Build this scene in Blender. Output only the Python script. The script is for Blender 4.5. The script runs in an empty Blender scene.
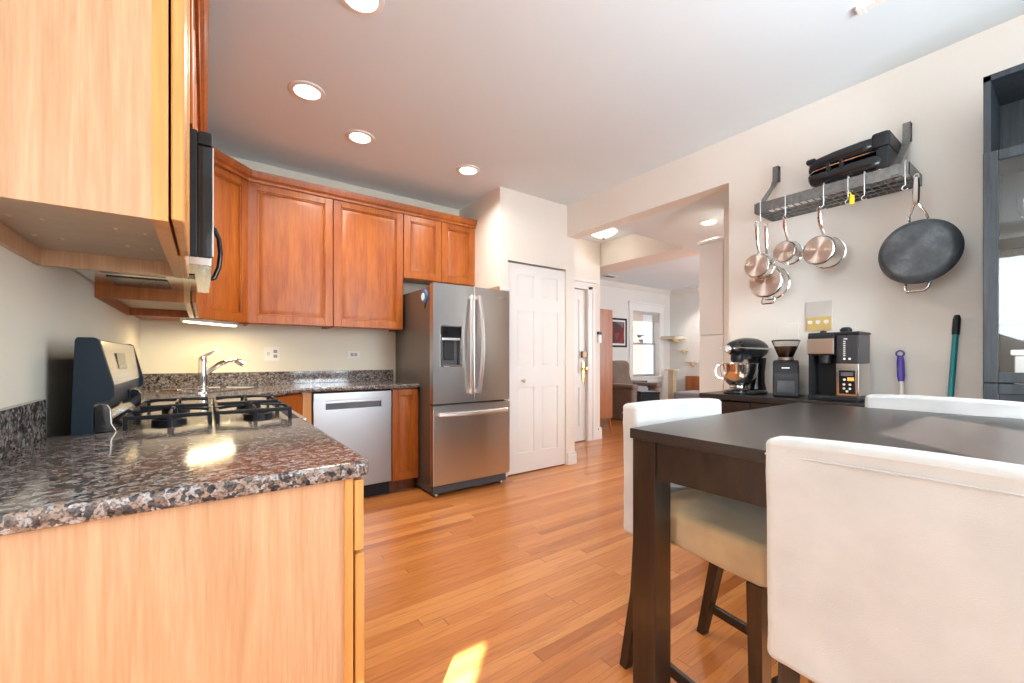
import bpy, bmesh, math, random
from mathutils import Vector, Matrix, noise
random.seed(7)
R = math.radians
SC = bpy.context.scene
COL = SC.collection

# ------------------------------------------------------------------ camera
cam_d = bpy.data.cameras.new('camera')
cam_d.sensor_width = 36.0
cam_d.lens = 421.0 / 1024 * 36.0
cam_d.shift_y = 0.016
cam_d.clip_start = 0.02
cam = bpy.data.objects.new('camera', cam_d)
cam.location = (0, 0, 1.13)
cam.rotation_euler = (R(90), 0, R(-36.1))
COL.objects.link(cam)
SC.camera = cam

# ------------------------------------------------------------------ exposure, world, sun, daylight
SC.view_settings.view_transform = 'Standard'
SC.view_settings.look = 'None'
SC.view_settings.gamma = 1.0
SC.view_settings.use_curve_mapping = False
SC.view_settings.exposure = 0.70
SC.cycles.use_denoising = True
SC.cycles.max_bounces = 10
SC.cycles.diffuse_bounces = 6
SC.cycles.glossy_bounces = 5
SC.cycles.transmission_bounces = 6
SC.cycles.sample_clamp_indirect = 6.0
SC.cycles.caustics_reflective = False
SC.cycles.caustics_refractive = False

W = bpy.data.worlds.new('world')
SC.world = W
W.use_nodes = True
wb = W.node_tree.nodes['Background']
wb.inputs[0].default_value = (0.80, 0.90, 1.0, 1)
wb.inputs[1].default_value = 1.6

def lamp(name, kind, loc, energy, color=(1, 1, 1), rot=None, to=None, **kw):
    d = bpy.data.lights.new(name, kind)
    d.energy = energy
    d.color = color
    for k, v in kw.items():
        setattr(d, k, v)
    o = bpy.data.objects.new(name, d)
    o.location = loc
    if to is not None:
        o.rotation_euler = (Vector(to)).to_track_quat('-Z', 'Y').to_euler()
    if rot is not None:
        o.rotation_euler = rot
    COL.objects.link(o)
    return o

SUN_DIR = Vector((0.70, 0.71, -0.613))
lamp('sun', 'SUN', (-3, -4, 5), 40.0, (1.0, 0.95, 0.88), to=SUN_DIR, angle=R(0.6))
lamp('daylight_dining_window', 'AREA', (1.60, -1.06, 1.50), 112, (0.80, 0.915, 1.0), to=(-0.35, 1, 0.05), shape='RECTANGLE', size=1.5, size_y=1.7)
lamp('daylight_left_window', 'AREA', (-0.75, -1.06, 1.35), 8, (0.80, 0.92, 1.0), to=(0, 1, 0), shape='RECTANGLE', size=1.2, size_y=1.8)
lamp('daylight_alcove_window', 'AREA', (-2.44, 0.10, 1.75), 40, (0.80, 0.92, 1.0), to=(1, 0.05, -0.1), shape='RECTANGLE', size=1.3, size_y=1.2)  # added fill for the right wall, mirrored in cabinet glass; no opening here
lamp('daylight_living_window', 'AREA', (7.0, 1.34, 1.5), 50, (0.80, 0.91, 1.0), to=(0, 1, 0), shape='RECTANGLE', size=2.4, size_y=1.6)

# ------------------------------------------------------------------ materials
def new_mat(name):
    m = bpy.data.materials.new(name)
    m.use_nodes = True
    nt = m.node_tree
    return m, nt, nt.nodes['Principled BSDF']

def nd(nt, typ, ins=None, **kw):
    n = nt.nodes.new(typ)
    for k, v in kw.items():
        setattr(n, k, v)
    for k, v in (ins or {}).items():
        if isinstance(v, bpy.types.NodeSocket):
            nt.links.new(v, n.inputs[k])
        else:
            n.inputs[k].default_value = v
    return n

def ramp(nt, fac, stops, interp='LINEAR'):
    n = nt.nodes.new('ShaderNodeValToRGB')
    n.color_ramp.interpolation = interp
    el = n.color_ramp.elements
    while len(el) < len(stops):
        el.new(0.5)
    for e, (p, c) in zip(el, stops):
        e.position = p
        e.color = (c[0], c[1], c[2], 1)
    nt.links.new(fac, n.inputs[0])
    return n.outputs[0]

def coords(nt, scale=(1, 1, 1), rot=(0, 0, 0)):
    tc = nt.nodes.new('ShaderNodeTexCoord')
    mp = nd(nt, 'ShaderNodeMapping', {'Vector': tc.outputs['Object'], 'Scale': scale, 'Rotation': rot})
    return mp.outputs[0]

def bump(nt, bsdf, height, strength=0.2, dist=0.01):
    b = nd(nt, 'ShaderNodeBump', {'Height': height, 'Strength': strength, 'Distance': dist})
    nt.links.new(b.outputs[0], bsdf.inputs['Normal'])

def plain(name, col, rough=0.5, metal=0.0, var=0.06, vscale=6.0, bmp=0.0, bscale=60.0, coat=0.0, spec=None):
    """one base colour with a little procedural mottling"""
    m, nt, b = new_mat(name)
    v = coords(nt)
    n = nd(nt, 'ShaderNodeTexNoise', {'Vector': v, 'Scale': vscale, 'Detail': 4.0})
    lo = tuple(max(0, c * (1 - var)) for c in col)
    hi = tuple(min(1, c * (1 + var)) for c in col)
    nt.links.new(ramp(nt, n.outputs[0], [(0.3, lo), (0.7, hi)]), b.inputs['Base Color'])
    b.inputs['Roughness'].default_value = rough
    b.inputs['Metallic'].default_value = metal
    if coat:
        b.inputs['Coat Weight'].default_value = coat
        b.inputs['Coat Roughness'].default_value = 0.06
    if spec is not None:
        b.inputs['Specular IOR Level'].default_value = spec
    if bmp:
        n2 = nd(nt, 'ShaderNodeTexNoise', {'Vector': v, 'Scale': bscale, 'Detail': 3.0})
        bump(nt, b, n2.outputs[0], bmp, 0.004)
    return m

def wood(name, dark, light, scale=(14, 14, 1.1), rough=0.35, coat=0.0, streak=0.5, mottle=None):
    m, nt, b = new_mat(name)
    v = coords(nt, scale)
    n1 = nd(nt, 'ShaderNodeTexNoise', {'Vector': v, 'Scale': 1.3, 'Detail': 6.0, 'Roughness': 0.6, 'Distortion': 1.2})
    v2 = coords(nt, tuple(s * 5 for s in scale))
    n2 = nd(nt, 'ShaderNodeTexNoise', {'Vector': v2, 'Scale': 2.0, 'Detail': 3.0})
    mx = nd(nt, 'ShaderNodeMix', {0: 0.35, 2: n1.outputs[0], 3: n2.outputs[0]}, data_type='FLOAT')
    c = ramp(nt, mx.outputs[0], [(0.36, dark), (0.5, tuple((a + d) / 2 for a, d in zip(dark, light))), (0.62, light)])
    nt.links.new(c, b.inputs['Base Color'])
    b.inputs['Roughness'].default_value = rough
    if coat:
        b.inputs['Coat Weight'].default_value = coat
        b.inputs['Coat Roughness'].default_value = 0.12
    bump(nt, b, n2.outputs[0], 0.05, 0.002)
    return m

def floor_mat():
    m, nt, b = new_mat('oak_strip_floor')
    tc = nt.nodes.new('ShaderNodeTexCoord')
    sp = nd(nt, 'ShaderNodeSeparateXYZ', {0: tc.outputs['Object']})
    def mth(op, a, c=None):
        n = nt.nodes.new('ShaderNodeMath'); n.operation = op
        for i, q in enumerate((a, c)):
            if q is None: continue
            if isinstance(q, bpy.types.NodeSocket): nt.links.new(q, n.inputs[i])
            else: n.inputs[i].default_value = q
        return n.outputs[0]
    yy = mth('DIVIDE', sp.outputs[1], 0.057)
    row = mth('FLOOR', yy)
    fy = mth('FRACT', yy)
    r1 = nd(nt, 'ShaderNodeTexWhiteNoise', {'W': row}, noise_dimensions='1D').outputs[0]
    xx = mth('ADD', mth('DIVIDE', sp.outputs[0], 1.45), mth('MULTIPLY', r1, 7.3))
    colm = mth('FLOOR', xx)
    fx = mth('FRACT', xx)
    cmb = nd(nt, 'ShaderNodeCombineXYZ', {0: row, 1: colm})
    r2 = nd(nt, 'ShaderNodeTexWhiteNoise', {'Vector': cmb.outputs[0]}, noise_dimensions='2D').outputs[0]
    base = ramp(nt, r2, [(0.0, (0.40, 0.125, 0.028)), (0.2, (0.50, 0.175, 0.042)), (0.75, (0.57, 0.215, 0.056)), (1.0, (0.64, 0.27, 0.082))])
    # grain, shifted per board
    sh = nd(nt, 'ShaderNodeCombineXYZ', {0: mth('MULTIPLY', r2, 31.0), 1: mth('MULTIPLY', r1, 17.0)})
    va = nd(nt, 'ShaderNodeVectorMath', {0: tc.outputs['Object'], 1: sh.outputs[0]}, operation='ADD')
    mp = nd(nt, 'ShaderNodeMapping', {'Vector': va.outputs[0], 'Scale': (2.2, 34, 1)})
    g = nd(nt, 'ShaderNodeTexNoise', {'Vector': mp.outputs[0], 'Scale': 1.6, 'Detail': 6.0, 'Roughness': 0.62, 'Distortion': 1.4})
    gc = ramp(nt, g.outputs[0], [(0.30, (0.60, 0.52, 0.46)), (0.46, (0.9, 0.88, 0.86)), (0.6, (1, 1, 1))])
    mul = nd(nt, 'ShaderNodeMix', {0: 0.8, 6: base, 7: gc}, data_type='RGBA', blend_type='MULTIPLY')
    gap = mth('MAXIMUM', mth('LESS_THAN', fy, 0.03), mth('LESS_THAN', fx, 0.0028))
    gp = nd(nt, 'ShaderNodeMix', {0: mth('MULTIPLY', gap, 0.6), 6: mul.outputs[2], 7: (0.10, 0.035, 0.012, 1)}, data_type='RGBA')
    nt.links.new(gp.outputs[2], b.inputs['Base Color'])
    b.inputs['Roughness'].default_value = 0.30
    b.inputs['Coat Weight'].default_value = 0.25
    b.inputs['Coat Roughness'].default_value = 0.16
    bump(nt, b, mth('SUBTRACT', g.outputs[0], mth('MULTIPLY', gap, 1.5)), 0.06, 0.003)
    return m

def granite_mat():
    m, nt, b = new_mat('brown_granite')
    v = coords(nt)
    nz = nd(nt, 'ShaderNodeTexNoise', {'Vector': v, 'Scale': 70.0, 'Detail': 2.0})
    vv = nd(nt, 'ShaderNodeVectorMath', {0: nz.outputs[1], 1: (0.014, 0.014, 0.014)}, operation='MULTIPLY')
    vs = nd(nt, 'ShaderNodeVectorMath', {0: v, 1: vv.outputs[0]}, operation='ADD')
    vo = nd(nt, 'ShaderNodeTexVoronoi', {'Vector': vs.outputs[0], 'Scale': 110.0})
    sp = nd(nt, 'ShaderNodeSeparateColor', {0: vo.outputs['Color']})
    big = nd(nt, 'ShaderNodeTexNoise', {'Vector': v, 'Scale': 38.0, 'Detail': 3.0, 'Roughness': 0.6})
    mxf = nd(nt, 'ShaderNodeMix', {0: 0.55, 2: sp.outputs[0], 3: big.outputs[0]}, data_type='FLOAT')
    c = ramp(nt, mxf.outputs[0], [(0.25, (0.016, 0.018, 0.024)), (0.34, (0.045, 0.045, 0.052)), (0.42, (0.12, 0.095, 0.08)), (0.50, (0.20, 0.148, 0.122)), (0.59, (0.26, 0.190, 0.150)), (0.67, (0.32, 0.315, 0.32))])
    n2 = nd(nt, 'ShaderNodeTexNoise', {'Vector': v, 'Scale': 230.0, 'Detail': 3.0})
    s2 = ramp(nt, n2.outputs[0], [(0.38, (0.22, 0.23, 0.26)), (0.50, (1, 1, 1)), (0.60, (1, 1, 1)), (0.70, (1.3, 1.25, 1.2))])
    mul = nd(nt, 'ShaderNodeMix', {0: 0.85, 6: c, 7: s2}, data_type='RGBA', blend_type='MULTIPLY')
    nt.links.new(mul.outputs[2], b.inputs['Base Color'])
    b.inputs['Roughness'].default_value = 0.09
    b.inputs['Specular IOR Level'].default_value = 0.6
    return m

def steel_mat(name, col=(0.56, 0.55, 0.54), rough=0.26, aniso=0.7, axis='Z', stretch=(1.5, 1.5, 220)):
    m, nt, b = new_mat(name)
    v = coords(nt, stretch)
    n = nd(nt, 'ShaderNodeTexNoise', {'Vector': v, 'Scale': 3.0, 'Detail': 3.0})
    r = nd(nt, 'ShaderNodeMapRange', {0: n.outputs[0], 3: rough * 0.97, 4: rough * 1.03})
    nt.links.new(r.outputs[0], b.inputs['Roughness'])
    b.inputs['Base Color'].default_value = (*col, 1)
    b.inputs['Metallic'].default_value = 1.0
    b.inputs['Anisotropic'].default_value = aniso
    b.inputs['Anisotropic Rotation'].default_value = 0.25
    t = nd(nt, 'ShaderNodeTangent', direction_type='RADIAL', axis=axis)
    nt.links.new(t.outputs[0], b.inputs['Tangent'])
    return m

def fabric_mat(name, col, wv=420.0, wr=0.25, var=0.08):
    m, nt, b = new_mat(name)
    v = coords(nt)
    n = nd(nt, 'ShaderNodeTexNoise', {'Vector': v, 'Scale': 9.0, 'Detail': 5.0})
    c = ramp(nt, n.outputs[0], [(0.3, tuple(q * (1 - var) for q in col)), (0.7, tuple(min(1, q * (1 + var)) for q in col))])
    nt.links.new(c, b.inputs['Base Color'])
    b.inputs['Roughness'].default_value = 0.95
    b.inputs['Sheen Weight'].default_value = 0.25
    b.inputs['Specular IOR Level'].default_value = 0.15
    n2 = nd(nt, 'ShaderNodeTexNoise', {'Vector': v, 'Scale': wv, 'Detail': 2.0})
    n3 = nd(nt, 'ShaderNodeTexNoise', {'Vector': coords(nt, (1, 1, 1)), 'Scale': 14.0, 'Detail': 3.0})
    ad = nd(nt, 'ShaderNodeMath', {0: n3.outputs[0], 1: 0.5, 2: n2.outputs[0]}, operation='MULTIPLY_ADD')
    bump(nt, b, ad.outputs[0], wr, 0.0035)
    return m

def emit_mat(name, col, strength):
    m, nt, b = new_mat(name)
    b.inputs['Base Color'].default_value = (*col, 1)
    b.inputs['Emission Color'].default_value = (*col, 1)
    b.inputs['Emission Strength'].default_value = strength
    return m

def glass_mat(name, col=(1, 1, 1), rough=0.0):
    m, nt, b = new_mat(name)
    b.inputs['Base Color'].default_value = (*col, 1)
    b.inputs['Roughness'].default_value = rough
    b.inputs['IOR'].default_value = 1.45
    b.inputs['Transmission Weight'].default_value = 1.0
    return m

def pane_mat(name):
    m = bpy.data.materials.new(name)
    m.use_nodes = True
    nt = m.node_tree
    nt.nodes.clear()
    out = nt.nodes.new('ShaderNodeOutputMaterial')
    tr = nt.nodes.new('ShaderNodeBsdfTransparent')
    gl = nd(nt, 'ShaderNodeBsdfGlossy', {'Roughness': 0.02})
    lw = nd(nt, 'ShaderNodeLayerWeight', {'Blend': 0.5})
    pw = nd(nt, 'ShaderNodeMath', {0: lw.outputs['Facing'], 1: 4.0}, operation='POWER')
    fr = nd(nt, 'ShaderNodeMath', {0: pw.outputs[0], 1: 0.7, 2: 0.05}, operation='MULTIPLY_ADD')
    mx = nd(nt, 'ShaderNodeMixShader', {0: fr.outputs[0], 1: tr.outputs[0], 2: gl.outputs[0]})
    nt.links.new(mx.outputs[0], out.inputs[0])
    return m

def brick_mat():
    m, nt, b = new_mat('red_brick')
    v = coords(nt, (1, 1, 1), (R(90), 0, 0))
    br = nd(nt, 'ShaderNodeTexBrick', {'Vector': v, 'Color1': (0.085, 0.048, 0.038, 1), 'Color2': (0.11, 0.064, 0.05, 1), 'Mortar': (0.12, 0.09, 0.08, 1), 'Scale': 1.0, 'Mortar Size': 0.012, 'Brick Width': 0.21, 'Row Height': 0.075})
    nt.links.new(br.outputs[0], b.inputs['Base Color'])
    b.inputs['Roughness'].default_value = 0.9
    return m

def painting_mat():
    m, nt, b = new_mat('abstract_painting')
    v = coords(nt)
    vo = nd(nt, 'ShaderNodeTexVoronoi', {'Vector': v, 'Scale': 7.0})
    sp = nd(nt, 'ShaderNodeSeparateColor', {0: vo.outputs['Color']})
    c = ramp(nt, sp.outputs[0], [(0.0, (0.16, 0.012, 0.014)), (0.35, (0.05, 0.03, 0.03)), (0.5, (0.25, 0.03, 0.025)), (0.7, (0.13, 0.17, 0.21)), (0.88, (0.30, 0.26, 0.14))], 'CONSTANT')
    nt.links.new(c, b.inputs['Base Color'])
    return m

def pan_mat():
    m, nt, b = new_mat('worn_anodised_pan')
    v = coords(nt)
    n = nd(nt, 'ShaderNodeTexNoise', {'Vector': v, 'Scale': 9.0, 'Detail': 6.0, 'Roughness': 0.65})
    c = ramp(nt, n.outputs[0], [(0.35, (0.05, 0.055, 0.06)), (0.55, (0.085, 0.095, 0.105)), (0.74, (0.17, 0.185, 0.20))])
    nt.links.new(c, b.inputs['Base Color'])
    b.inputs['Roughness'].default_value = 0.5
    b.inputs['Metallic'].default_value = 0.4
    return m

def disc_mat(name, col):
    m, nt, b = new_mat(name)
    b.inputs['Base Color'].default_value = (*col, 1)
    b.inputs['Metallic'].default_value = 1.0
    b.inputs['Roughness'].default_value = 0.34
    b.inputs['Anisotropic'].default_value = 0.9
    t = nd(nt, 'ShaderNodeTangent', direction_type='RADIAL', axis='X')
    nt.links.new(t.outputs[0], b.inputs['Tangent'])
    v = coords(nt)
    n = nd(nt, 'ShaderNodeTexNoise', {'Vector': v, 'Scale': 40.0})
    r = nd(nt, 'ShaderNodeMapRange', {0: n.outputs[0], 3: 0.30, 4: 0.38})
    nt.links.new(r.outputs[0], b.inputs['Roughness'])
    return m

M = dict(
    floor=floor_mat(), granite=granite_mat(), brick=brick_mat(), painting=painting_mat(), pan=pan_mat(),
    wall=plain('warm_white_paint', (0.80, 0.755, 0.69), 0.75, var=0.02, vscale=2.0, bmp=0.05, bscale=220),
    wall_back=plain('cream_paint', (0.78, 0.73, 0.61), 0.7, var=0.02, vscale=2.0, bmp=0.05, bscale=220),
    wall_cool=plain('cool_white_paint', (0.74, 0.73, 0.69), 0.75, var=0.02, vscale=2.0),
    ceil=plain('ceiling_paint', (0.735, 0.80, 0.83), 0.8, var=0.015, vscale=1.2),
    white=plain('white_gloss_paint', (0.82, 0.81, 0.79), 0.35, var=0.015, vscale=3.0),
    plate=plain('white_plastic', (0.82, 0.80, 0.76), 0.35, var=0.01),
    cherry=wood('cherry_wood', (0.24, 0.048, 0.004), (0.39, 0.108, 0.009), (9, 9, 0.8), 0.40, 0.0),
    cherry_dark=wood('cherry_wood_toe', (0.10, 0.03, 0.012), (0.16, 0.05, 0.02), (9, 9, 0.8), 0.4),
    maple=wood('maple_panel', (0.44, 0.245, 0.125), (0.58, 0.355, 0.205), (22, 22, 1.0), 0.35, 0.1),
    maple_edge=wood('maple_frame', (0.52, 0.225, 0.06), (0.64, 0.31, 0.095), (11, 11, 0.7), 0.35, 0.1),
    board=wood('cabinet_underside', (0.48, 0.39, 0.30), (0.54, 0.45, 0.36), (3, 8, 8), 0.6),
    teak=wood('teak_veneer', (0.26, 0.075, 0.018), (0.42, 0.14, 0.036), (12, 12, 0.8), 0.35, 0.1),
    espresso=wood('espresso_wood', (0.010, 0.006, 0.005), (0.026, 0.015, 0.010), (20, 20, 6), 0.38),
    espresso_leg=wood('espresso_wood_leg', (0.010, 0.006, 0.0045), (0.030, 0.017, 0.010), (22, 22, 1.2), 0.36),
    espresso_top=wood('espresso_table_top', (0.018, 0.015, 0.014), (0.027, 0.022, 0.020), (3, 26, 26), 0.30),
    charcoal=wood('charcoal_wood', (0.008, 0.011, 0.014), (0.030, 0.037, 0.045), (26, 26, 1.6), 0.4),
    steel=steel_mat('brushed_steel', (0.68, 0.67, 0.66), 0.28),
    steel_dw=steel_mat('brushed_steel_light', (0.37, 0.37, 0.38), 0.34),
    handle=plain('satin_steel', (0.80, 0.79, 0.78), 0.32, 1.0, var=0.02),
    chrome=plain('chrome', (0.82, 0.82, 0.83), 0.06, 1.0, var=0.01),
    cooktop=plain('cooktop_steel', (0.62, 0.60, 0.57), 0.16, 1.0, var=0.03),
    copper=disc_mat('pot_base_steel', (0.56, 0.51, 0.47)),
    polished=plain('polished_pot_steel', (0.76, 0.74, 0.71), 0.14, 1.0, var=0.03),
    brass=plain('brass', (0.80, 0.56, 0.22), 0.2, 1.0, var=0.05),
    bronze=plain('dark_bronze', (0.22, 0.14, 0.08), 0.35, 0.8, var=0.1),
    iron=plain('hammered_grey_iron', (0.20, 0.20, 0.195), 0.42, 0.7, var=0.2, vscale=40, bmp=0.1, bscale=200),
    castiron=plain('black_cast_iron', (0.008, 0.009, 0.012), 0.45, 0.0, var=0.2, vscale=30, bmp=0.1, bscale=300, spec=0.2),
    black=plain('black_plastic', (0.016, 0.017, 0.019), 0.35, var=0.15, spec=0.25),
    black_gloss=plain('black_gloss', (0.010, 0.011, 0.013), 0.08, var=0.1),
    navy=plain('dark_blue_grey_enamel', (0.014, 0.024, 0.034), 0.45, var=0.06, spec=0.2),
    fridge_side=plain('fridge_side_paint', (0.17, 0.14, 0.12), 0.38, 0.5, var=0.05),
    gasket=plain('dark_gasket', (0.03, 0.03, 0.032), 0.6, var=0.1, spec=0.2),
    kick=plain('grey_kick_plate', (0.09, 0.105, 0.125), 0.45, 0.2, var=0.05),
    linen=fabric_mat('white_linen_cover', (0.475, 0.468, 0.455), 520.0, 0.22),
    suede=fabric_mat('beige_suede', (0.42, 0.295, 0.165), 300, 0.12, 0.12),
    brown_fabric=fabric_mat('taupe_recliner_fabric', (0.19, 0.13, 0.10), 200, 0.2),
    grey_fabric=fabric_mat('grey_fabric', (0.27, 0.26, 0.28), 200, 0.2),
    rope=fabric_mat('sisal_rope', (0.62, 0.49, 0.33), 300, 0.5),
    birch=wood('birch_shelf', (0.62, 0.48, 0.30), (0.74, 0.60, 0.40), (2, 12, 12), 0.5),
    carpet=fabric_mat('blue_grey_rug', (0.20, 0.22, 0.28), 150, 0.5),
    lens=emit_mat('lamp_lens', (1.0, 0.93, 0.82), 9.0),
    tube=emit_mat('fluorescent_lens', (1.0, 0.86, 0.55), 7.0),
    hall_glass=emit_mat('frosted_lamp_glass', (1.0, 0.95, 0.88), 0.9),
    track_lens=emit_mat('track_lens', (1.0, 0.97, 0.92), 4.0),
    led=emit_mat('orange_button', (1.0, 0.33, 0.05), 0.5),
    glass=pane_mat('window_glass'),
    clear=glass_mat('clear_glass', (0.9, 0.9, 0.9)),
    beans=plain('coffee_beans', (0.055, 0.022, 0.010), 0.4, var=0.6, vscale=220, bmp=0.6, bscale=220),
    socket=plain('socket_grey', (0.30, 0.29, 0.28), 0.5, var=0.05),
    yellow=plain('yellow_plastic', (0.80, 0.58, 0.02), 0.35, var=0.05),
    purple=plain('purple_plastic', (0.10, 0.06, 0.42), 0.35, var=0.05),
    teal=plain('teal_plastic', (0.0, 0.22, 0.25), 0.35, var=0.05),
    blue=plain('blue_magnet', (0.03, 0.15, 0.40), 0.3, var=0.05),
    blind=plain('slatted_blind', (0.62, 0.60, 0.56), 0.6, var=0.05),
    ply=plain('dispenser_grey', (0.14, 0.14, 0.15), 0.3, 0.5, var=0.1),
    gold_panel=plain('yellowed_panel', (0.62, 0.45, 0.16), 0.4, var=0.05),
    smoke=plain('smoked_grey_plastic', (0.035, 0.035, 0.04), 0.25, var=0.1, spec=0.35),
)

# ------------------------------------------------------------------ mesh building
MATS = {}      # parent object -> world matrix

def _T(loc, rz=0.0):
    return Matrix.Translation(loc) @ Matrix.Rotation(rz, 4, 'Z')

class MB:
    """collects shapes; build() links them as one mesh object"""
    def __init__(self, m=None):
        self.v, self.f = [], []
        self.m = m or Matrix.Identity(4)
    def add(self, vs, fs):
        o = len(self.v)
        self.v += [self.m @ Vector(p) for p in vs]
        self.f += [tuple(i + o for i in q) for q in fs]
        return self
    def addbm(self, bm):
        bm.verts.index_update()
        self.add([v.co.copy() for v in bm.verts], [[v.index for v in f.verts] for f in bm.faces])
        bm.free()
        return self
    def box(self, x0, x1, y0, y1, z0, z1, b=0.0, seg=2):
        bm = bmesh.new()
        bmesh.ops.create_cube(bm, size=1.0)
        for v in bm.verts:
            v.co = Vector(((x0 + x1) / 2 + v.co.x * (x1 - x0), (y0 + y1) / 2 + v.co.y * (y1 - y0), (z0 + z1) / 2 + v.co.z * (z1 - z0)))
        if b > 0:
            bmesh.ops.bevel(bm, geom=bm.edges[:], offset=b, segments=seg, affect='EDGES', profile=0.5)
        return self.addbm(bm)
    def loft(self, rings, cap=True, closed=True):
        vs, fs = [], []
        n = len(rings[0])
        for r in rings:
            vs += r
        for i in range(len(rings) - 1):
            for j in range(n if closed else n - 1):
                a, b = i * n + j, i * n + (j + 1) % n
                fs.append((a, b, b + n, a + n))
        if cap:
            fs.append(tuple(reversed(range(n))))
            fs.append(tuple(range((len(rings) - 1) * n, len(rings) * n)))
        return self.add(vs, fs)
    def lathe(self, prof, n=28, c=(0, 0, 0), rot=None, cap=True, sx=1.0, sy=1.0):
        q = rot or Matrix.Identity(3)
        rings = []
        for r, z in prof:
            rings.append([q @ Vector((r * sx * math.cos(2 * math.pi * k / n), r * sy * math.sin(2 * math.pi * k / n), z)) + Vector(c) for k in range(n)])
        return self.loft(rings, cap)
    def tube(self, pts, r, n=10, closed=False):
        pts = [Vector(p) for p in pts]
        rr = r if isinstance(r, (list, tuple)) else [r] * len(pts)
        rings = []
        up = None
        m = len(pts)
        for i, p in enumerate(pts):
            if closed:
                t = (pts[(i + 1) % m] - pts[i - 1]).normalized()
            else:
                t = (pts[min(i + 1, m - 1)] - pts[max(i - 1, 0)]).normalized()
            if up is None:
                up = t.orthogonal().normalized()
            up = (up - t * up.dot(t))
            if up.length < 1e-6: up = t.orthogonal()
            up.normalize()
            s = t.cross(up)
            rings.append([p + (up * math.cos(2 * math.pi * k / n) + s * math.sin(2 * math.pi * k / n)) * rr[i] for k in range(n)])
        if closed:
            rings.append(rings[0])
            return self.loft(rings, False)
        return self.loft(rings, True)
    def prism(self, poly, axis, a, b, bev=0.0):
        """poly = 2-D outline; axis = the direction it is extruded along"""
        def p3(p, t):
            return Vector({'x': (t, p[0], p[1]), 'y': (p[0], t, p[1]), 'z': (p[0], p[1], t)}[axis])
        bm = bmesh.new()
        lo = [bm.verts.new(p3(p, a)) for p in poly]
        hi = [bm.verts.new(p3(p, b)) for p in poly]
        n = len(poly)
        bm.faces.new(lo); bm.faces.new(hi)
        for i in range(n):
            bm.faces.new((lo[i], lo[(i + 1) % n], hi[(i + 1) % n], hi[i]))
        bmesh.ops.recalc_face_normals(bm, faces=bm.faces[:])
        if bev > 0:
            es = [e for e in bm.edges if (e.verts[0].co - e.verts[1].co).length > 0]
            bmesh.ops.bevel(bm, geom=es, offset=bev, segments=2, affect='EDGES', profile=0.5)
        return self.addbm(bm)
    def soft(self, x0, x1, y0, y1, z0, z1, r, n=10, fn=None):
        """rounded, subdivided box that can be deformed"""
        c = Vector(((x0 + x1) / 2, (y0 + y1) / 2, (z0 + z1) / 2))
        s = Vector(((x1 - x0) / 2, (y1 - y0) / 2, (z1 - z0) / 2))
        def line(h):
            rr = min(r, h * 0.98)
            e = [-h, -h + rr * 0.35, -h + rr * 0.7, -h + rr]
            mid = [(-h + rr) + (2 * (h - rr)) * k / n for k in range(1, n)]
            return e + mid + [-q for q in reversed(e)]
        L = [line(s[i]) for i in range(3)]
        bm = bmesh.new()
        for ax in range(3):
            u, w = (ax + 1) % 3, (ax + 2) % 3
            for sg in (-1, 1):
                g = []
                for a in L[u]:
                    row = []
                    for b in L[w]:
                        p = Vector((0, 0, 0)); p[ax] = sg * s[ax]; p[u] = a; p[w] = b
                        inn = Vector([max(-(s[i] - min(r, s[i] * .98)), min(s[i] - min(r, s[i] * .98), p[i])) for i in range(3)])
                        d = p - inn
                        k = Vector([min(r, s[i] * .98) for i in range(3)])
                        if d.length > 1e-9:
                            d.normalize()
                        p = inn + Vector((d.x * k.x, d.y * k.y, d.z * k.z))
                        row.append(bm.verts.new(p + c))
                    g.append(row)
                for i in range(len(g) - 1):
                    for j in range(len(g[0]) - 1):
                        q = (g[i][j], g[i + 1][j], g[i + 1][j + 1], g[i][j + 1])
                        bm.faces.new(q if sg > 0 else tuple(reversed(q)))
        bmesh.ops.remove_doubles(bm, verts=bm.verts[:], dist=1e-5)
        if fn:
            for v in bm.verts:
                v.co = fn(v.co.copy())
        return self.addbm(bm)
    def frustum(self, x0, x1, z0, z1, ya, yb, inset):
        """panel field: rectangle at depth ya shrinking by inset to depth yb (front is -y)"""
        a = [(x0, ya, z0), (x1, ya, z0), (x1, ya, z1), (x0, ya, z1)]
        b = [(x0 + inset, yb, z0 + inset), (x1 - inset, yb, z0 + inset), (x1 - inset, yb, z1 - inset), (x0 + inset, yb, z1 - inset)]
        return self.add(a + b, [(0, 1, 5, 4), (1, 2, 6, 5), (2, 3, 7, 6), (3, 0, 4, 7), (4, 5, 6, 7), (3, 2, 1, 0)])
    def build(self, name, mat, parent=None, label=None, smooth=True, at=None):
        pm = MATS.get(parent.name, Matrix.Identity(4)) if parent else (Matrix.Translation(at) if at else Matrix.Identity(4))
        inv = pm.inverted()
        me = bpy.data.meshes.new(name)
        me.from_pydata([inv @ v for v in self.v], [], self.f)
        bm = bmesh.new(); bm.from_mesh(me)
        bmesh.ops.recalc_face_normals(bm, faces=bm.faces[:])
        bm.to_mesh(me); bm.free()
        if smooth:
            for p in me.polygons: p.use_smooth = True
            me.set_sharp_from_angle(angle=R(38))
        me.materials.append(M[mat] if isinstance(mat, str) else mat)
        o = bpy.data.objects.new(name, me)
        COL.objects.link(o)
        if smooth:
            wn_ = o.modifiers.new('weighted_normal', 'WEIGHTED_NORMAL')
            wn_.keep_sharp = True
        if parent:
            o.parent = parent
            MATS[o.name] = pm
        elif at:
            o.location = at
            MATS[o.name] = pm
        if label: o['label'] = label
        return o

def tag(o, label, cat, group=None, kind=None):
    o['label'] = label; o['category'] = cat
    if group: o['group'] = group
    if kind: o['kind'] = kind
    return o

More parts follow.
